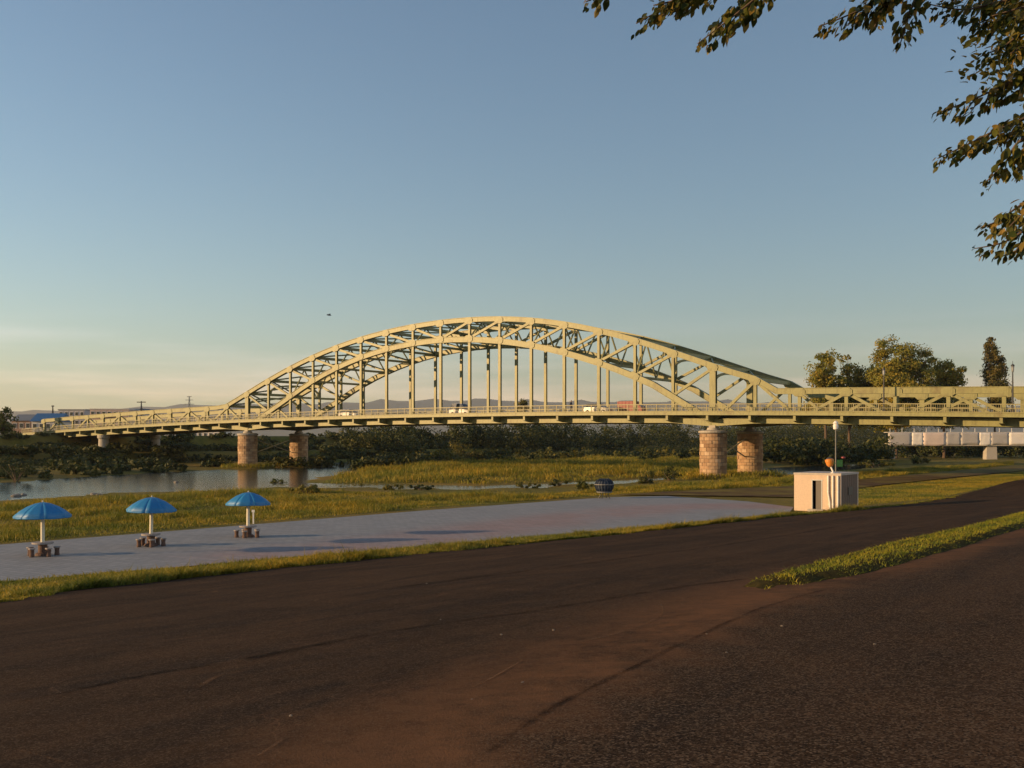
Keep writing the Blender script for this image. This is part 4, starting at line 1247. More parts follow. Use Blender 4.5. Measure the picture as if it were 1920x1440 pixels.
keep = (rng.uniform(0, 1, len(q)) < (0.35 + 0.65 * sstep(2.6, 0.3, near_road))) & (wob(q[:, 0], q[:, 1], 0.8, 4.0) + rng.normal(size=len(q)) * 0.5 > -0.9)
hv = hv * (0.8 + 0.45 * np.clip(wob(q[:, 0], q[:, 1], 2.2, 7.0), -1, 1.4))
q, hv = q[keep], hv[keep]
z = H(q[:, 0], q[:, 1]) + 0.02
hv = hv * np.where(rng.uniform(0, 1, len(q)) > 0.97, 1.7, 1.0)
V, F = blades(np.column_stack([q, z]), np.clip(hv, 0.04, 0.6), 0.026, 0.65)
tag(link('verge_grass', np_mesh('verge_grass', V, F, M['grass'])), 'ragged yellow-green grass verge between asphalt and plaza', 'grass', kind='stuff')

# clumps of taller weeds along the verge
for i, (a, b) in enumerate([(610, 1052), (700, 1046), (870, 1030), (930, 1024), (1090, 1008)]):
    x, y = to_ground(a, b)
    n = 900
    q2 = np.array([x, y]) + rng.normal(size=(n, 2)) * np.array([0.45, 0.30])
    V, F = blades(np.column_stack([q2, H(q2[:, 0], q2[:, 1])]), 0.30 * np.exp(-((q2 - [x, y]) ** 2).sum(1) / 0.35) + 0.08, 0.028, 0.7)
    o = link('weed_clump', np_mesh('weed_clump', V, F, M['grass']))
    tag(o, ('dark weed clump highest on the verge, below the left half of the plaza', 'low weed clump just right of the tallest verge clump', 'weed clump on the verge below the middle of the plaza',
            'small weed clump on the verge right of the plaza middle', 'rightmost weed clump on the verge below the drum')[i], 'weeds', 'weed clumps along the verge')

# lawn and meadow
lawn_poly = [on_level(a, b, PLAIN) for a, b in [(1600, 950), (1760, 934), (1860, 912), (1930, 895), (1930, 884), (1780, 898), (1650, 912), (1600, 918)]]
q = scatter(lawn_poly, 60000)
grass_obj('lawn_grass', clumpy(q, 4.0, -1.2), 0.10, 0.03, M['grass'], 'sunlit mown lawn strip right of the hut')
meadow_px = [(-250, 1046), (0, 1019), (400, 986), (800, 953), (1100, 931), (1300, 919), (1480, 911), (1640, 896), (1900, 872), (1900, 866), (1640, 884), (1430, 897), (1150, 916), (1000, 926), (800, 928), (600, 922), (450, 925), (200, 934), (0, 945), (-250, 960)]
meadow_poly = [on_level(a, b, PLAIN) for a, b in meadow_px]
q = scatter(meadow_poly, 170000)
def mh(q_): return 0.6 + 0.75 * np.clip(wob(q_[:, 0], q_[:, 1], 7.0, 1.0), -0.5, 1.4) + 0.4 * np.clip(wob(q_[:, 0], q_[:, 1], 2.0, 3.0), -0.5, 1)
# keep the strip beside the plaza mown short
far_line = np.array([tuple(np.array(pf[-1]) + df * 45)] + pf[::-1])
dfar = dist_line(q, far_line)
pt_ = wob(q[:, 0], q[:, 1], 5.0, 6.0) + 0.7 * wob(q[:, 0], q[:, 1], 1.7, 2.0)
hvv = np.where(dfar < 1.7, 0.07, 0.22 * np.clip(mh(q), 0.3, 2.4) + 0.34 * sstep(0.3, 0.9, pt_))
okz = H(q[:, 0], q[:, 1]) > WATER + 0.05
q, hvv = q[okz], hvv[okz]
V, F = blades(np.column_stack([q, H(q[:, 0], q[:, 1])]), hvv, 0.035, 0.5)
tag(link('meadow_grass', np_mesh('meadow_grass', V, F, M['grass'])), 'uneven meadow grass between the plaza and the river', 'grass', kind='stuff')

# island of tall grass and reeds beyond the creek
isl_px = [(600, 905), (700, 905), (800, 905), (900, 908), (1000, 905), (1150, 898), (1320, 889), (1430, 876), (1420, 866), (1300, 862), (1100, 862), (900, 866), (760, 872), (700, 878), (660, 888)]
isl_poly = [on_level(a, b, -5.0) for a, b in isl_px]
q = scatter(isl_poly, 90000)
okz = H(q[:, 0], q[:, 1]) > WATER - 0.1
q = q[okz]
hvv = 0.55 + 0.45 * np.clip(wob(q[:, 0], q[:, 1], 6.0, 2.0), -0.8, 1.5)
V, F = blades(np.column_stack([q, H(q[:, 0], q[:, 1]) - 0.02]), np.clip(hvv, 0.15, 1.8), 0.075, 0.4)
tag(link('reed_bed', np_mesh('reed_bed', V, F, M['grass'])), 'tall sunlit reeds and grass on the bar between the piers', 'reeds', kind='stuff')

# reeds round the far pier and along the water edge
q = []
for (x, y) in PIER_PTS:
    a = rng.uniform(0, 2 * np.pi, 900); rr = rng.uniform(1.9, 5.0, 900)
    q.append(np.column_stack([x + rr * np.cos(a), y + rr * np.sin(a)]))
q = np.concatenate(q); q = q[H(q[:, 0], q[:, 1]) > WATER - 0.02]
grass_obj('pier_reeds', q, 0.75, 0.08, M['grass'], 'rank grass growing round the feet of the stone piers', 'reeds')

# ------------------------------------------------------------------ bushes and trees
def crown_points(c, rad, n, clumps=26, csize=0.36, shell=0.55, squash=1.0):
    c = np.array(c); rad = np.array(rad)
    d = rng.normal(size=(clumps, 3)); d /= np.linalg.norm(d, axis=1)[:, None]
    rr = rng.uniform(shell, 1.0, clumps) ** 0.7
    cc = c + d * rr[:, None] * rad * rng.uniform(0.8, 1.12, (clumps, 1))
    w = rng.uniform(0.4, 1.5, clumps); w /= w.sum()
    i = rng.choice(clumps, n, p=w)
    s = rng.uniform(0.55, 1.25, clumps)[i][:, None]
    dd = rng.normal(size=(n, 3)); dd /= np.linalg.norm(dd, axis=1)[:, None]
    out = cc[i] + dd * (rng.uniform(0, 1, (n, 1)) ** 0.45) * rad.min() * csize * s * np.array([1.15, 1.15, 0.8])
    nrm = dd * 0.8 + (out - c) / rad * 0.7 + np.array([0, 0, 0.25])
    return np.concatenate([out, nrm / (np.linalg.norm(nrm, axis=1)[:, None] + 1e-9)], 1)

def bush(name, x, y, rx, rz, label, mat='leaf_bush', n=1800, leaf=0.22, group='bushes on the river bank', z=None):
    zg = H1(x, y) if z is None else z
    r = empty(name, (x, y, zg))
    st = MB()
    for i in range(5):
        a = i * 1.256 + x
        st.tube([(0.05 * math.cos(a), 0.05 * math.sin(a), -0.3), (rx * 0.2 * math.cos(a), rx * 0.2 * math.sin(a), rz * 0.5), (rx * 0.5 * math.cos(a), rx * 0.5 * math.sin(a), rz * 1.1)], [0.07, 0.05, 0.02], 5)
    st.build('stem', M['bark'], r)
    P = crown_points((0, 0, rz * 0.95), (rx, rx, rz), n, 18, 0.5, 0.35)
    P = P[P[:, 2] > 0.02]
    link('foliage', quads(P, leaf, 'foliage', M[mat]), r)
    return tag(r, label, 'bush', group)

def tree(name, x, y, hgt, crown, label, mat='leaf_tree', n=5200, leaf=0.34, clumps=34, group=None, cat='tree', zg=None, trunk_r=0.35):
    """crown: list of (dx,dy,dz,rx,rz) lobes; heights above the tree's foot"""
    zg = H1(x, y) if zg is None else zg
    r = empty(name, (x, y, zg))
    tk = MB()
    tk.tube([(0, 0, -0.4), (0.05, 0, hgt * 0.2), (-0.1, 0.05, hgt * 0.45), (0.05, 0, hgt * 0.75)], [trunk_r, trunk_r * 0.8, trunk_r * 0.55, 0.08], 8)
    for (dx, dy, dz, rx, rz) in crown:
        for q in range(3):
            a = q * 2.1 + dx
            tk.tube([(0, 0, hgt * (0.25 + 0.08 * q)), (dx * 0.5, dy * 0.5, (hgt * 0.3 + dz) / 2 + 0.3), (dx + rx * 0.5 * math.cos(a), dy + rx * 0.5 * math.sin(a), dz + rz * 0.35)], [trunk_r * 0.45, trunk_r * 0.25, 0.04], 6)
    tk.build('trunk', M['bark'], r)
    tot = sum(c_[3] ** 2 * c_[4] for c_ in crown)
    P = []
    for (dx, dy, dz, rx, rz) in crown:
        m_ = int(n * (rx * rx * rz) / tot) + 60
        P.append(crown_points((dx, dy, dz), (rx, rx, rz), m_, max(12, int(clumps * (rx * rx * rz / tot) ** 0.6)), 0.46, 0.3))
    link('crown', quads(np.concatenate(P), leaf, 'crown', M[mat]), r)
    return tag(r, label, cat, group)

def at(px_, Y): return (px_ - CX) / FPX * Y
def ph(py_, Y): return (HY - py_) / FPX * Y
def px2m(d, Y): return d / FPX * Y

# right-hand clump behind the bridge
def lobes(x0, Y, zg, L):
    return [(at(a, Y) - x0, random.uniform(-2, 2), ph(b, Y) - zg, px2m(rx * 1.18, Y), px2m(rz * 1.05, Y)) for a, b, rx, rz in L]
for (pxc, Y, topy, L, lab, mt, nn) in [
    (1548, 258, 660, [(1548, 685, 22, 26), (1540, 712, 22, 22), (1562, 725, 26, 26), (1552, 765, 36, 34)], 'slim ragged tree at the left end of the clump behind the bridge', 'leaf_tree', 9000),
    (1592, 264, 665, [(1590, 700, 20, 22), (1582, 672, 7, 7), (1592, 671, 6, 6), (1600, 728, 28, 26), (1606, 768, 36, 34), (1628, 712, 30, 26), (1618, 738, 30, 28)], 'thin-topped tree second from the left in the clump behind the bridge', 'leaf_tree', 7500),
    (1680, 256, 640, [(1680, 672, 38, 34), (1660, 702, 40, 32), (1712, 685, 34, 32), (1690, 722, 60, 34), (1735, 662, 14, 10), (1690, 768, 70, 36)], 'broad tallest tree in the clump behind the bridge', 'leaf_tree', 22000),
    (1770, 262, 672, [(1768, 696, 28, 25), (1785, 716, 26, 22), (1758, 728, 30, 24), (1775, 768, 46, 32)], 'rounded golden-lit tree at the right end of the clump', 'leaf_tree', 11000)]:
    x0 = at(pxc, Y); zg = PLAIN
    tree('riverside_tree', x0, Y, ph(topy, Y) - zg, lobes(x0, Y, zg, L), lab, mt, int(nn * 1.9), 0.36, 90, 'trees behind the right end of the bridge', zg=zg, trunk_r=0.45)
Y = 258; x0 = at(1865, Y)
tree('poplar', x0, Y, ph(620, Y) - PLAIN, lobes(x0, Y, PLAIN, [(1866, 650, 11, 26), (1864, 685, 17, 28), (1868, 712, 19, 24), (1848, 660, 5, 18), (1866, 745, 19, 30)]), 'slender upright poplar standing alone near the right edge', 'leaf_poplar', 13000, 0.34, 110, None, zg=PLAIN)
Y = 330; x0 = at(980, Y)
tree('round_tree', x0, Y, ph(747, Y) - PLAIN, lobes(x0, Y, PLAIN, [(980, 760, 11, 12), (976, 785, 15, 18)]), 'small round tree showing between the middle hangers', 'leaf_bush', 5000, 0.35, 40, None, zg=PLAIN)
Y = 215; x0 = at(6, Y)
tree('leafy_tree', x0, Y, ph(762, Y) - 0, lobes(x0, Y, 0.5, [(10, 780, 14, 18), (-8, 795, 22, 24), (4, 812, 26, 18)]), 'dark leafy tree at the far left edge beside the houses', 'leaf_bush', 3800, 0.32, 24, None, zg=0.5)

# single bushes on the banks
bl = [(745, 870, -5.0, 34, 11, 'low yellow-green bush at the left tip of the reed bar', 'leaf_bush'),
      (828, 872, -5.0, 34, 15, 'rounded bush left of the tall golden bushes', 'leaf_bush'),
      (868, 868, -5.0, 30, 22, 'tall golden-lit bush in the middle of the reed bar', 'leaf_bush'),
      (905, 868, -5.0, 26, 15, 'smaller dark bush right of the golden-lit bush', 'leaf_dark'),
      (575, 927, -4.6, 32, 10, 'rounded bush on the meadow right of the rightmost parasol', 'leaf_bush'),
      (655, 909, -5.0, 36, 9, 'low bush at the water edge in front of the far pier', 'leaf_bush'),
      (520, 908, -5.3, 20, 8, 'small bush on the gravel spit beside the far pier', 'leaf_bush'),
      (735, 920, -4.7, 22, 7, 'flat low bush at the creek mouth', 'leaf_bush'),
      (1095, 916, -4.7, 16, 8, 'small bright bush just left of the dark blue drum', 'leaf_bush'),
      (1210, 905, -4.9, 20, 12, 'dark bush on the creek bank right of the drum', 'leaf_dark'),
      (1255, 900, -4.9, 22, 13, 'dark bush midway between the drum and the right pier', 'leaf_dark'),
      (790, 917, -4.9, 26, 6, 'flat dark sedge clump at the creek left of its narrowest point', 'leaf_dark'),
      (985, 913, -4.9, 30, 6, 'low bright bush overhanging the creek midway to the drum', 'leaf_bush'),
      (1045, 909, -4.9, 24, 7, 'low dark bush on the creek left of the small bright bush', 'leaf_dark'),
      (885, 905, -5.0, 30, 6, 'wide low bush on the far creek edge below the golden-lit bush', 'leaf_bush'),
      (30, 900, -4.9, 50, 26, 'large dark bush by the water at the left edge', 'leaf_dark'),
      (1640, 872, -4.6, 36, 9, 'low green bush right of the hut beyond the track', 'leaf_bush'),
      (1725, 868, -4.6, 24, 8, 'small green bush under the white sheeted bridge', 'leaf_bush')]
for (a, b, lev, rx, rz, lab, mt) in bl:
    x, y = on_level(a, b, lev)
    bush('bank_bush', x, y, px2m(rx, y), px2m(rz, y), lab, mt, int(700 + 26 * rx), max(0.10, px2m(1.7, y)), z=min(lev, H1(x, y)))

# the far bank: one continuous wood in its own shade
tp = []
for i in range(210):
    v = 60 + (i / 210) ** 1.15 * 640 + random.uniform(-3, 3)
    u = -190 + random.uniform(-14, 16) + (18 if v > 330 else 0) * random.random()
    x, y = xy_of(u, v)
    px_ = CX + FPX * x / y
    if y < 60: continue
    if px_ < 640 and v < 300:
        continue
    zg = H1(x, y)
    topy = random.uniform(776, 794)
    hh = max(1.2, (HY - topy) / FPX * y - zg) * random.uniform(0.85, 1.0)
    rx = hh * random.uniform(0.5, 0.9)
    tp.append(crown_points((x, y, zg + hh * 0.5), (rx, rx, hh * 0.52), 620, 16, 0.5, 0.25))
tb_ = []
for i in range(60):
    # shrubs on the bar behind the reeds
    a = random.uniform(800, 1330); b = random.uniform(848, 866)
    x, y = on_level(a, b, -4.6)
    hh = random.uniform(1.3, 3.4)
    (tb_ if i % 3 else tp).append(crown_points((x, y, H1(x, y) + hh * 0.45), (hh * 0.9, hh * 0.9, hh * 0.5), 480, 14, 0.5, 0.25))
for i in range(46):
    a = random.uniform(1430, 1700); Y = random.uniform(195, 250)
    x = at(a, Y); hh = random.uniform(2.2, 6.0)
    tp.append(crown_points((x, Y, PLAIN + hh * 0.45), (hh * 0.8, hh * 0.8, hh * 0.5), 480, 14, 0.5, 0.25))
for i in range(40):
    a = random.uniform(1640, 2000); Y = random.uniform(262, 320)
    x = at(a, Y); hh = random.uniform(3.0, 7.5)
    tp.append(crown_points((x, Y, PLAIN + hh * 0.45), (hh * 0.9, hh * 0.9, hh * 0.5), 520, 14, 0.5, 0.25))
for i in range(900):
    # scrub cloaking the far levee and the flat below it
    v = random.uniform(-10, 330); u = random.choice((random.uniform(-180, -122), random.uniform(-208, -176), random.uniform(-206, -176)))
    x, y = xy_of(u, v)
    if np.hypot(u - (U0 - 8 * PANEL), v - V0) < 6: continue
    zg = H1(x, y)
    if zg < WATER + 0.02: continue
    hh = random.uniform(0.9, 2.0)
    if zg + hh > kz_deck((u - U0) / PANEL) - 2.0 and -5 < v - V0 < TRUSS_W + 5: hh = 0.5
    tp.append(crown_points((x, y, zg + hh * 0.3), (hh * 2.2, hh * 2.2, hh * 0.6), 420, 14, 0.9, 0.2))
P = np.concatenate(tp)
tag(link('bar_scrub', quads(np.concatenate(tb_), 0.30, 'bar_scrub', M['leaf_bush'])), 'olive green scrub mounds behind the reeds on the bar', 'scrub', kind='stuff')
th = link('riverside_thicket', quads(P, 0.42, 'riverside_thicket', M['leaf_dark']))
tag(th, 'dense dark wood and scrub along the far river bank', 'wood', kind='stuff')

# ------------------------------------------------------------------ white sheeted footbridge at the right
fbY = 245
fb = empty('footbridge', (at(1665, fbY), fbY, 0), R(-4))
zt_, zb_ = ph(811, fbY), ph(836, fbY)
Lx = 46.0
MB().box((Lx / 2, 1.5, zb_ + 0.35), (Lx, 3.0, 0.7)).build('girder', M['concrete'], fb)
MB().box((Lx / 2, 1.5, zt_ + 0.05), (Lx + 0.2, 3.2, 0.10)).build('top_rail', M['tarp'], fb)
xx = 0.0; ii = 0
while xx < Lx - 1.5:
    wd = random.uniform(2.4, 6.0); dzb = random.uniform(-0.25, 0.35); amp = random.uniform(0.01, 0.06); fold = random.uniform(0.5, 2.5)
    mb = MB(); vs = []; nx, nz = 8, 7
    for iz in range(nz):
        for ix in range(nx):
            tx, tz = ix / (nx - 1), iz / (nz - 1)
            bulge = amp * math.sin(math.pi * tx) ** 0.8 * (0.25 + 0.75 * math.sin(math.pi * (1 - tz) * 0.8 + 0.2)) + 0.05 * math.sin(tz * 9 * fold + tx * 4) + random.uniform(-0.05, 0.07)
            vs.append((xx + tx * (wd + 0.05), -0.12 - bulge, zb_ + 0.2 + dzb * math.sin(math.pi * tx) * (1 - tz) + tz * (zt_ - zb_ - 0.25)))
    mb.add(vs, [(iz * nx + ix, iz * nx + ix + 1, (iz + 1) * nx + ix + 1, (iz + 1) * nx + ix) for iz in range(nz - 1) for ix in range(nx - 1)])
    o = mb.build('sheeting', M[random.choice(('tarp', 'tarp', 'tarp_pink', 'tarp_grey'))], fb, smooth=True)
    o.modifiers.new('thick', 'SOLIDIFY').thickness = 0.03
    xx += wd; ii += 1
for xx in (0.6, at(1855, fbY) - at(1665, fbY), 44.0):
    MB().box((xx, 1.5, (zb_ + PLAIN - 1) / 2), (2.6, 2.4, zb_ - PLAIN + 1), taper=0.9).build('pier', M['concrete'], fb)
for q in range(16): MB().box((q * 2.9 + 0.5, 0.1, zt_ + 0.55), (0.10, 0.10, 0.95)).build('post', M['white'], fb)
tag(fb, 'low footbridge wrapped in bulging white sheeting under the right end of the big bridge', 'footbridge')

# ------------------------------------------------------------------ buildings on the far left bank
def building(name, pxa, pxb, topy, Y, depth, wall, roof, storeys, bays, label, rz=0.0, zbase=-1.0, gable=0.0, balcony=False):
    w = px2m(pxb - pxa, Y); x0 = at((pxa + pxb) / 2, Y); ht = ph(topy, Y) - zbase
    r = empty(name, (x0, Y, zbase), rz)
    wall_h = ht - gable
    MB().box((0, depth / 2, wall_h / 2), (w, depth, wall_h)).build('wall', M[wall], r)
    if gable > 0:
        ov = 0.4
        MB().add([(-w / 2 - ov, -ov, wall_h + 0.003), (w / 2 + ov, -ov, wall_h + 0.003), (w / 2 + ov, depth + ov, wall_h + 0.003), (-w / 2 - ov, depth + ov, wall_h + 0.003),
                  (-w / 2 - ov, depth / 2, ht), (w / 2 + ov, depth / 2, ht)], [(0, 1, 5, 4), (2, 3, 4, 5), (0, 4, 3), (1, 2, 5), (3, 2, 1, 0)]).build('roof', M[roof], r)
    else:
        MB().box((0, depth / 2, wall_h + 0.16), (w + 0.3, depth + 0.3, 0.3)).build('roof', M[roof], r)
    sh = wall_h / storeys; bw = w / bays
    for s in range(storeys):
        for b_ in range(bays):
            cx, cz = -w / 2 + bw * (b_ + 0.5), sh * (s + 0.55)
            f = MB().box((cx, -0.02, cz), (bw * 0.62, 0.12, sh * 0.50)).build('window', M['white'], r)
            MB().box((cx, -0.085, cz), (bw * 0.54, 0.02, sh * 0.42)).build('pane', M['glass'], f)
        if balcony:
            MB().box((0, -0.55, sh * s + sh * 0.16), (w * 0.96, 0.95, 0.14)).box((0, -1.0, sh * s + sh * 0.30), (w * 0.96, 0.07, sh * 0.26)).build('balcony', M[wall], r)
    return tag(r, label, 'building', 'buildings on the far bank')
building('apartment_block', 170, 240, 768, 330, 12, 'wall_pink', 'wall_pale', 4, 7, 'pinkish apartment block with long balconies above the left end of the bridge', 0.12, -1.0, 0, True)
building('apartment_block', 110, 158, 769, 345, 12, 'wall_grey', 'roof_grey', 4, 5, 'grey flat-roofed apartment block just left of the pinkish one', 0.05)
building('apartment_block', 244, 272, 768, 360, 12, 'wall_grey', 'roof_blue', 4, 3, 'bluish grey block just right of the pinkish apartment block', 0.05)
building('house', 60, 108, 774, 255, 10, 'wall_pale', 'roof_blue', 2, 4, 'house with a blue sheet roof at the left end of the bridge', 0.10, -0.5, 2.2)
building('house', 22, 58, 776, 262, 10, 'wall_brown', 'roof_grey', 2, 3, 'brown house with grey roof between the edge tree and the blue roofed house', 0.05, -0.5, 1.8)
building('office_block', 272, 340, 773, 620, 14, 'wall_grey', 'roof_grey', 5, 9, 'distant low grey office block behind the left approach truss', 0.0, -1.0)
building('house', 340, 420, 779, 520, 12, 'wall_pale', 'roof_grey', 2, 8, 'distant pale low house row behind the left side span', 0.0, -1.0, 1.2)

# rooftop tower, mast and pylon
def mast(px_, base_y, top_y, Y, arms, label, name='lattice_mast', colr='dark_metal'):
    zb = ph(base_y, Y); zt2 = ph(top_y, Y)
    r = empty(name, (at(px_, Y), Y, zb))
    h = zt2 - zb; mb = MB(); wb = h * 0.09
    for sx in (-1, 1):
        for sy in (-1, 1): mb.beam((sx * wb, sy * wb, -14), (sx * wb * 0.15, sy * wb * 0.15, h), 0.16, 0.16)
    for q in range(6):
        f0, f1 = q / 6, (q + 1) / 6
        a = wb * (1 - 0.85 * f0); b = wb * (1 - 0.85 * f1)
        for sy in (-1, 1): mb.beam((-a, sy * a, h * f0), (b, sy * b, h * f1), 0.1, 0.1).beam((a, sy * a, h * f0), (-b, sy * b, h * f1), 0.1, 0.09)
    mb.build('lattice', M[colr], r)
    for f, l in arms: MB().beam((-l, 0, h * f), (l, 0, h * f), 0.22, 0.3).build('cross_arm', M[colr], r)
    return tag(r, label, 'mast')
mast(355, 782, 743, 520, [(0.62, 2.6), (0.82, 2.0), (0.98, 1.2)], 'grey lattice pylon with short cross arms above the left side span', 'power_pylon', 'grey_metal')
mast(99, 775, 760, 300, [(0.9, 0.4)], 'short dark rooftop mast above the blue roofed house', 'roof_mast')
mast(265, 772, 752, 360, [(0.9, 1.6)], 'short mast on the block right of the pinkish apartments', 'roof_mast')

# ------------------------------------------------------------------ river stones, old stump, bird
def stone_mesh(seed):
    r_ = random.Random(seed)
    bm = bmesh.new(); bmesh.ops.create_icosphere(bm, subdivisions=2, radius=1.0)
    for v in bm.verts:
        n = 1 + 0.22 * math.sin(v.co.x * 3.1 + seed) * math.cos(v.co.y * 2.7 - seed) + r_.uniform(-0.07, 0.07)
        v.co *= n; v.co.z *= 0.6
    me = bpy.data.meshes.new('stone'); bm.to_mesh(me); bm.free()
    return me
smesh = [stone_mesh(i) for i in range(4)]
for m_ in smesh: m_.materials.append(M['rock'])
sp = [(30, 931, 0.55, 'pale river stone nearest the left edge of the water'), (44, 929, 0.4, 'small river stone second from the left edge'), (176, 929, 0.5, 'light grey river stone between the first two parasols'),
      (187, 930, 0.35, 'small river stone touching the light grey one'), (330, 905, 0.4, 'tiny stone alone in midstream left of the far pier')]
for i, (a, b, s, lab) in enumerate(sp):
    x, y = on_level(a, b, WATER)
    o = link('river_stone', smesh[i % 4], None, (x, y, max(WATER, H1(x, y)) + 0.05), (0, 0, i * 1.3)); o.scale = (s * 0.9, s * 0.7, s * 0.6)
    tag(o, lab, 'stone', 'stones in the shallows')
# pebbles on the asphalt
pmesh = [stone_mesh(10 + i) for i in range(3)]
for m_ in pmesh: m_.materials.append(M['pebble'])
pb = [(800, 1095, 'pebble alone on the asphalt below the verge weed clump'), (826, 1163, 'pale pebble pair member on the asphalt left of centre'), (940, 1192, 'pebble on the asphalt a little right of centre'),
      (1038, 1183, 'pebble on the dark streak right of centre'), (1325, 1191, 'pale pebble on the red-brown grit below the grass tip'), (1165, 1264, 'pebble at the asphalt joint'), (1466, 1176, 'pebble on coarse asphalt below the grass tongue'),
      (1362, 1226, 'small pebble on the coarse asphalt right of the joint'), (980, 1282, 'pebble on the red-brown grit near the bottom centre'), (545, 1345, 'pebble on the asphalt toward the bottom left'), (885, 1316, 'pebble just left of the joint near the bottom'), (1640, 1210, 'pebble on the right-hand coarse asphalt')]
for i, (a, b, lab) in enumerate(pb):
    x, y = to_ground(a, b, 0.035)
    o = link('pebble', pmesh[i % 3], None, (x, y, H1(x, y) + 0.045), (0, 0, i * 0.9)); s = random.uniform(0.009, 0.017); o.scale = (s * 1.3, s, s)
    tag(o, lab, 'pebble', 'pebbles on the asphalt')

Yb = 60
bd = empty('bird', (at(617, Yb), Yb, ph(591, Yb)), 0.6)
MB().tube([(-0.16, 0, 0), (-0.06, 0, 0.01), (0.06, 0, 0.015), (0.15, 0, 0.0)], [0.005, 0.04, 0.045, 0.008], 8).build('body', M['bird'], bd)
for s in (-1, 1):
    MB().add([(-0.05, 0, 0.02), (0.06, 0, 0.02), (0.05, s * 0.14, 0.08), (-0.03, s * 0.14, 0.08), (-0.06, s * 0.30, 0.03)], [(0, 1, 2, 3), (3, 2, 4)] if s > 0 else [(3, 2, 1, 0), (4, 2, 3)]).build('wing', M['bird'], bd)
tag(bd, 'small dark bird flying left of the arch crown', 'bird')

# ------------------------------------------------------------------ the near tree: trunk out of frame, hanging boughs in frame
TX, TY = 8.6, 9.6
tz0 = H1(TX, TY)
nt = empty('elm_tree', (TX, TY, tz0))
tag(nt, 'leafy broadleaf tree whose boughs hang into the upper right corner', 'tree')
def L(p): return (p[0] - TX, p[1] - TY, p[2] - tz0)
def PXZ(a, b, Y): return np.array([at(a, Y), Y, ph(b, Y)])
tk = MB()
tk.tube([L((TX, TY, tz0 - 0.3)), L((TX, TY, tz0 + 0.15)), L((TX - 0.1, TY, 0.2)), L((TX - 0.2, TY - 0.1, 2.2)), L((TX - 0.1, TY, 4.0)), L((TX + 0.2, TY + 0.2, 6.5))], [0.42, 0.30, 0.25, 0.22, 0.16, 0.05], 12)
tk.build('trunk', M['bark'], nt, smooth=True)
limbs = [
    [(TX - 0.2, TY - 0.1, 2.6), (7.2, 8.8, 4.0), (5.6, 8.0, 4.6), (4.0, 7.6, 4.75), (2.6, 7.4, 4.6), (1.4, 7.3, 4.3)],
    [(TX - 0.2, TY - 0.1, 2.2), (7.3, 8.9, 3.0), (6.0, 8.2, 3.35), (5.0, 7.8, 3.4), (4.5, 7.6, 3.3)],
    [(TX - 0.15, TY - 0.1, 1.6), (7.2, 8.9, 2.3), (6.0, 8.2, 2.6), (5.1, 7.9, 2.5), (4.55, 7.7, 2.3)],
    [(TX + 0.1, TY, 3.4), (9.8, 10.4, 4.8), (11.0, 11.0, 5.6)], [(TX, TY, 3.6), (9.0, 8.2, 5.0), (9.6, 6.8, 5.6)], [(TX, TY, 3.0), (8.0, 11.2, 4.6), (7.6, 12.6, 5.2)]]
limb_nodes = []
for i, lb in enumerate(limbs):
    n = len(lb)
    MB().tube([L(p) for p in lb], [0.13 * (1 - 0.82 * k / (n - 1)) for k in range(n)], 8).build('limb', M['bark'], nt, smooth=True)
    if i < 3: limb_nodes += [np.array(p) for p in lb[1:]]
sprays = [([(1150, -45), (1125, -12), (1098, 4)], 7.3), ([(1420, -75), (1310, -8), (1250, 14), (1193, 44)], 7.2), ([(1330, -40), (1270, -2), (1225, 10)], 7.3),
          ([(1490, -70), (1415, -2), (1365, 38), (1308, 82)], 7.0), ([(1440, -40), (1380, 20), (1335, 55)], 7.2),
          ([(1740, -70), (1665, -12), (1605, 22), (1535, 50)], 7.2), ([(1700, -50), (1640, 5), (1590, 45)], 7.3), ([(1770, -70), (1712, 10), (1700, 45), (1688, 82)], 7.1), ([(1690, -40), (1655, 15), (1640, 50)], 7.4),
          ([(1990, -20), (1880, 2), (1810, 18), (1742, 8)], 7.4), ([(1980, -60), (1860, -15), (1770, -10)], 7.6), ([(1980, 10), (1900, 20), (1825, 48)], 7.2), ([(1990, -5), (1930, 10), (1860, 30)], 6.9),
          ([(2000, 40), (1920, 62), (1880, 88), (1838, 106)], 7.3), ([(1990, 60), (1925, 85), (1895, 100)], 7.0),
          ([(2020, 90), (1920, 140), (1835, 182), (1757, 212)], 7.4), ([(1960, 118), (1890, 158), (1850, 195)], 7.5),
          ([(2030, 175), (1920, 222), (1860, 248), (1812, 272), (1758, 297)], 7.2), ([(1980, 190), (1900, 235), (1850, 262)], 7.4), ([(2010, 210), (1915, 262), (1885, 305), (1845, 345)], 7.1), ([(1980, 250), (1930, 290), (1905, 325)], 7.3),
          ([(2040, 320), (1925, 378), (1875, 412), (1838, 428)], 7.4), ([(2030, 370), (1925, 430), (1880, 455), (1828, 466)], 7.2), ([(2000, 350), (1920, 400), (1880, 440)], 7.3), ([(1990, 420), (1930, 445), (1902, 474)], 7.1)]
lf = MB()
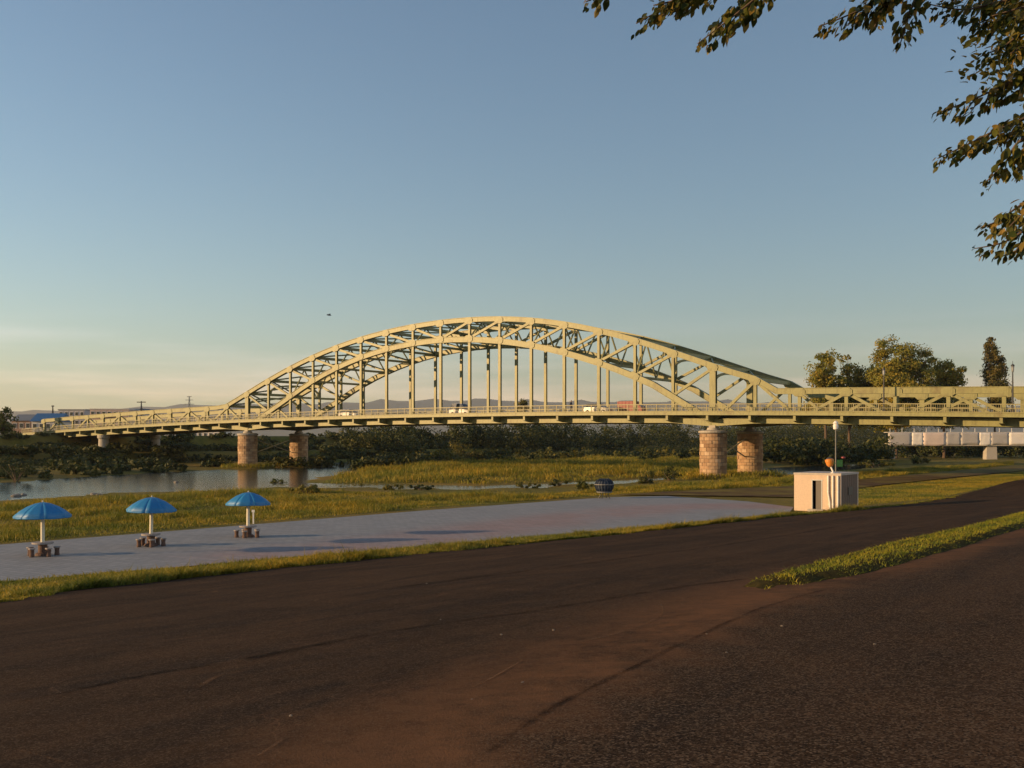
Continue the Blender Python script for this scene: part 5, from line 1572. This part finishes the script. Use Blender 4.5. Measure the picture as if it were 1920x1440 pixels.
# an ovate leaf, folded along the midrib, 1 unit long
lo_ = [(0.0, 0.0), (0.22, 0.20), (0.5, 0.27), (0.8, 0.15), (1.0, 0.0)]
lv = [(x_, 0, -0.10 * x_ * x_) for x_, _ in lo_] + [(x_, y_, 0.06 - 0.10 * x_ * x_) for x_, y_ in lo_[1:4]] + [(x_, -y_, 0.06 - 0.10 * x_ * x_) for x_, y_ in lo_[1:4]]
lf.add(lv, [(0, 1, 5), (1, 2, 6, 5), (2, 3, 7, 6), (3, 4, 7), (0, 8, 1), (8, 9, 2, 1), (9, 10, 3, 2), (10, 4, 3)])
lcols = [(0.050, 0.070, 0.013), (0.100, 0.110, 0.018), (0.175, 0.145, 0.028), (0.300, 0.200, 0.045)]
leaf_me = []
for i, c_ in enumerate(lcols):
    m_ = mat_leaf('near_leaf', [tuple(x_ * 0.85 for x_ in c_), tuple(x_ * 1.15 for x_ in c_)], 0.42, 0.4)
    leaf_me.append(lf.mesh('leaf', m_, True))
LV = np.array(lv)
def leaf_rot(d):
    d = Vector(d).normalized()
    up = Vector((random.gauss(0, .5), random.gauss(0, .5), 1)).normalized()
    s = up.cross(d)
    if s.length < 1e-3: s = Vector((1, 0, 0))
    s.normalize(); n = d.cross(s)
    return Matrix((d, s, n)).transposed()
cand = []; extra = []
for si, (pl, Yc) in enumerate(sprays):
    pts = [PXZ(a, b, Yc + 0.25 * math.sin(si * 1.9) * (1 - k / len(pl))) for k, (a, b) in enumerate(pl)]
    # catmull resample
    s_ = []
    for k in range(len(pts) - 1):
        p0, p1, p2, p3 = pts[max(k - 1, 0)], pts[k], pts[k + 1], pts[min(k + 2, len(pts) - 1)]
        for t_ in np.linspace(0, 1, 9)[:-1]:
            s_.append(0.5 * ((2 * p1) + (-p0 + p2) * t_ + (2 * p0 - 5 * p1 + 4 * p2 - p3) * t_ ** 2 + (-p0 + 3 * p1 - 3 * p2 + p3) * t_ ** 3))
    s_.append(pts[-1])
    near = min(limb_nodes, key=lambda q_: np.linalg.norm(q_ - s_[0]))
    path = [near, (near + s_[0]) / 2 + np.array([0, 0, 0.08])] + s_
    tw = MB().tube([L(p) for p in path], [0.014] + [0.012 - 0.009 * k / len(path) for k in range(len(path) - 1)], 6).build('branch', M['bark'], nt, smooth=True)
    # leaves in two ranks with short side twigs
    seg = np.array(s_); ln = np.concatenate([[0], np.cumsum(np.linalg.norm(np.diff(seg, axis=0), axis=1))])
    n = int(ln[-1] / 0.0062)
    for j in range(n):
        t_ = ln[-1] * (j + random.random()) / n
        p = np.array([np.interp(t_, ln, seg[:, q_]) for q_ in range(3)])
        i_ = min(len(seg) - 2, int(np.searchsorted(ln, t_))); i_ = max(0, i_ - 1)
        dr_ = seg[i_ + 1] - seg[i_]; dr_ = dr_ / (np.linalg.norm(dr_) + 1e-9)
        sd_ = np.cross(dr_, [0, 0, 1]); sd_ /= np.linalg.norm(sd_) + 1e-9
        sgn = 1 if j % 2 else -1
        taper = 0.55 + 0.45 * min(1, (ln[-1] - t_) / 0.25)
        d_ = dr_ * random.uniform(0.25, 0.8) + sd_ * sgn * random.uniform(0.3, 1.0) + np.array([0, 0, random.uniform(-1.1, 0.05)])
        off = sd_ * sgn * random.uniform(0, 0.07) + np.array([0, 0, random.uniform(-0.11, 0.06)]) + np.array([random.gauss(0, .012), random.gauss(0, .03), 0])
        cand.append((p + off * taper, d_, random.uniform(0.06, 0.105) * taper, tw))
# every hanging leaf that shows is its own piece, up to the limit; the rest are one mass
vis = [c_ for c_ in cand if 0 <= CX + FPX * c_[0][0] / c_[0][1] <= 1915 and 2 <= HY - FPX * c_[0][2] / c_[0][1] <= 1440]
random.shuffle(vis); vis.sort(key=lambda c_: -c_[2])
keepset = set(id(c_) for c_ in vis[:290])
VV_, FF_ = [], []
for c_ in cand:
    p, d_, s, tw = c_
    Rm = leaf_rot(d_)
    if id(c_) in keepset:
        o = link('leaf', random.choice(leaf_me), tw)
        o.matrix_local = Matrix.Translation(L(p)) @ Rm.to_4x4() @ Matrix.Scale(s, 4)
    else:
        b0 = len(VV_) * len(LV)
        VV_.append((np.array(Rm) @ (LV * s).T).T + np.array(L(p)))
# crown out of frame
for (c0, rad, m_) in (((9.2, 9.8, 5.8), 2.6, 7500), ((10.8, 11.0, 5.6), 1.9, 4500), ((7.6, 12.6, 5.6), 1.7, 3500), ((9.6, 6.9, 5.8), 1.7, 3500), ((5.2, 8.0, 5.0), 0.75, 900), ((7.4, 9.6, 6.2), 1.6, 3000)):
    Pc = crown_points(c0, (rad, rad, rad * 0.75), m_, 30, 0.45, 0.4)
    for p in Pc:
        Rm = leaf_rot((random.gauss(0, 1), random.gauss(0, 1), -0.5 + random.gauss(0, .5)))
        VV_.append((np.array(Rm) @ (LV * random.uniform(0.09, 0.15)).T).T + np.array(L(p)))
nl = len(VV_)
Vall = np.concatenate(VV_)
tri = np.array([(0, 1, 5), (1, 2, 6), (1, 6, 5), (2, 3, 7), (2, 7, 6), (3, 4, 7), (0, 8, 1), (8, 9, 2), (8, 2, 1), (9, 10, 3), (9, 3, 2), (10, 4, 3)])
Fall = (np.arange(nl)[:, None, None] * len(LV) + tri[None]).reshape(-1, 3)
fo_ = link('foliage', np_mesh('foliage', Vall, Fall, M['leaf_near'], False), nt)
tag(fo_, kind='stuff')

# ------------------------------------------------------------------ evening haze
hz = NT('haze_air')
hz.n.remove(hz.b)
pv = hz.new('ShaderNodeVolumePrincipled')
pv.inputs['Color'].default_value = (0.94, 0.96, 1.0, 1)
pv.inputs['Density'].default_value = 0.00006
pv.inputs['Anisotropy'].default_value = 0.3
hz.l.new(pv.outputs[0], hz.out.inputs['Volume'])
hb = MB().box((0, 2000, 330), (22000, 20000, 690)).build('haze', hz.mat)
tag(hb, 'thin evening haze over the river plain', 'haze', kind='stuff')
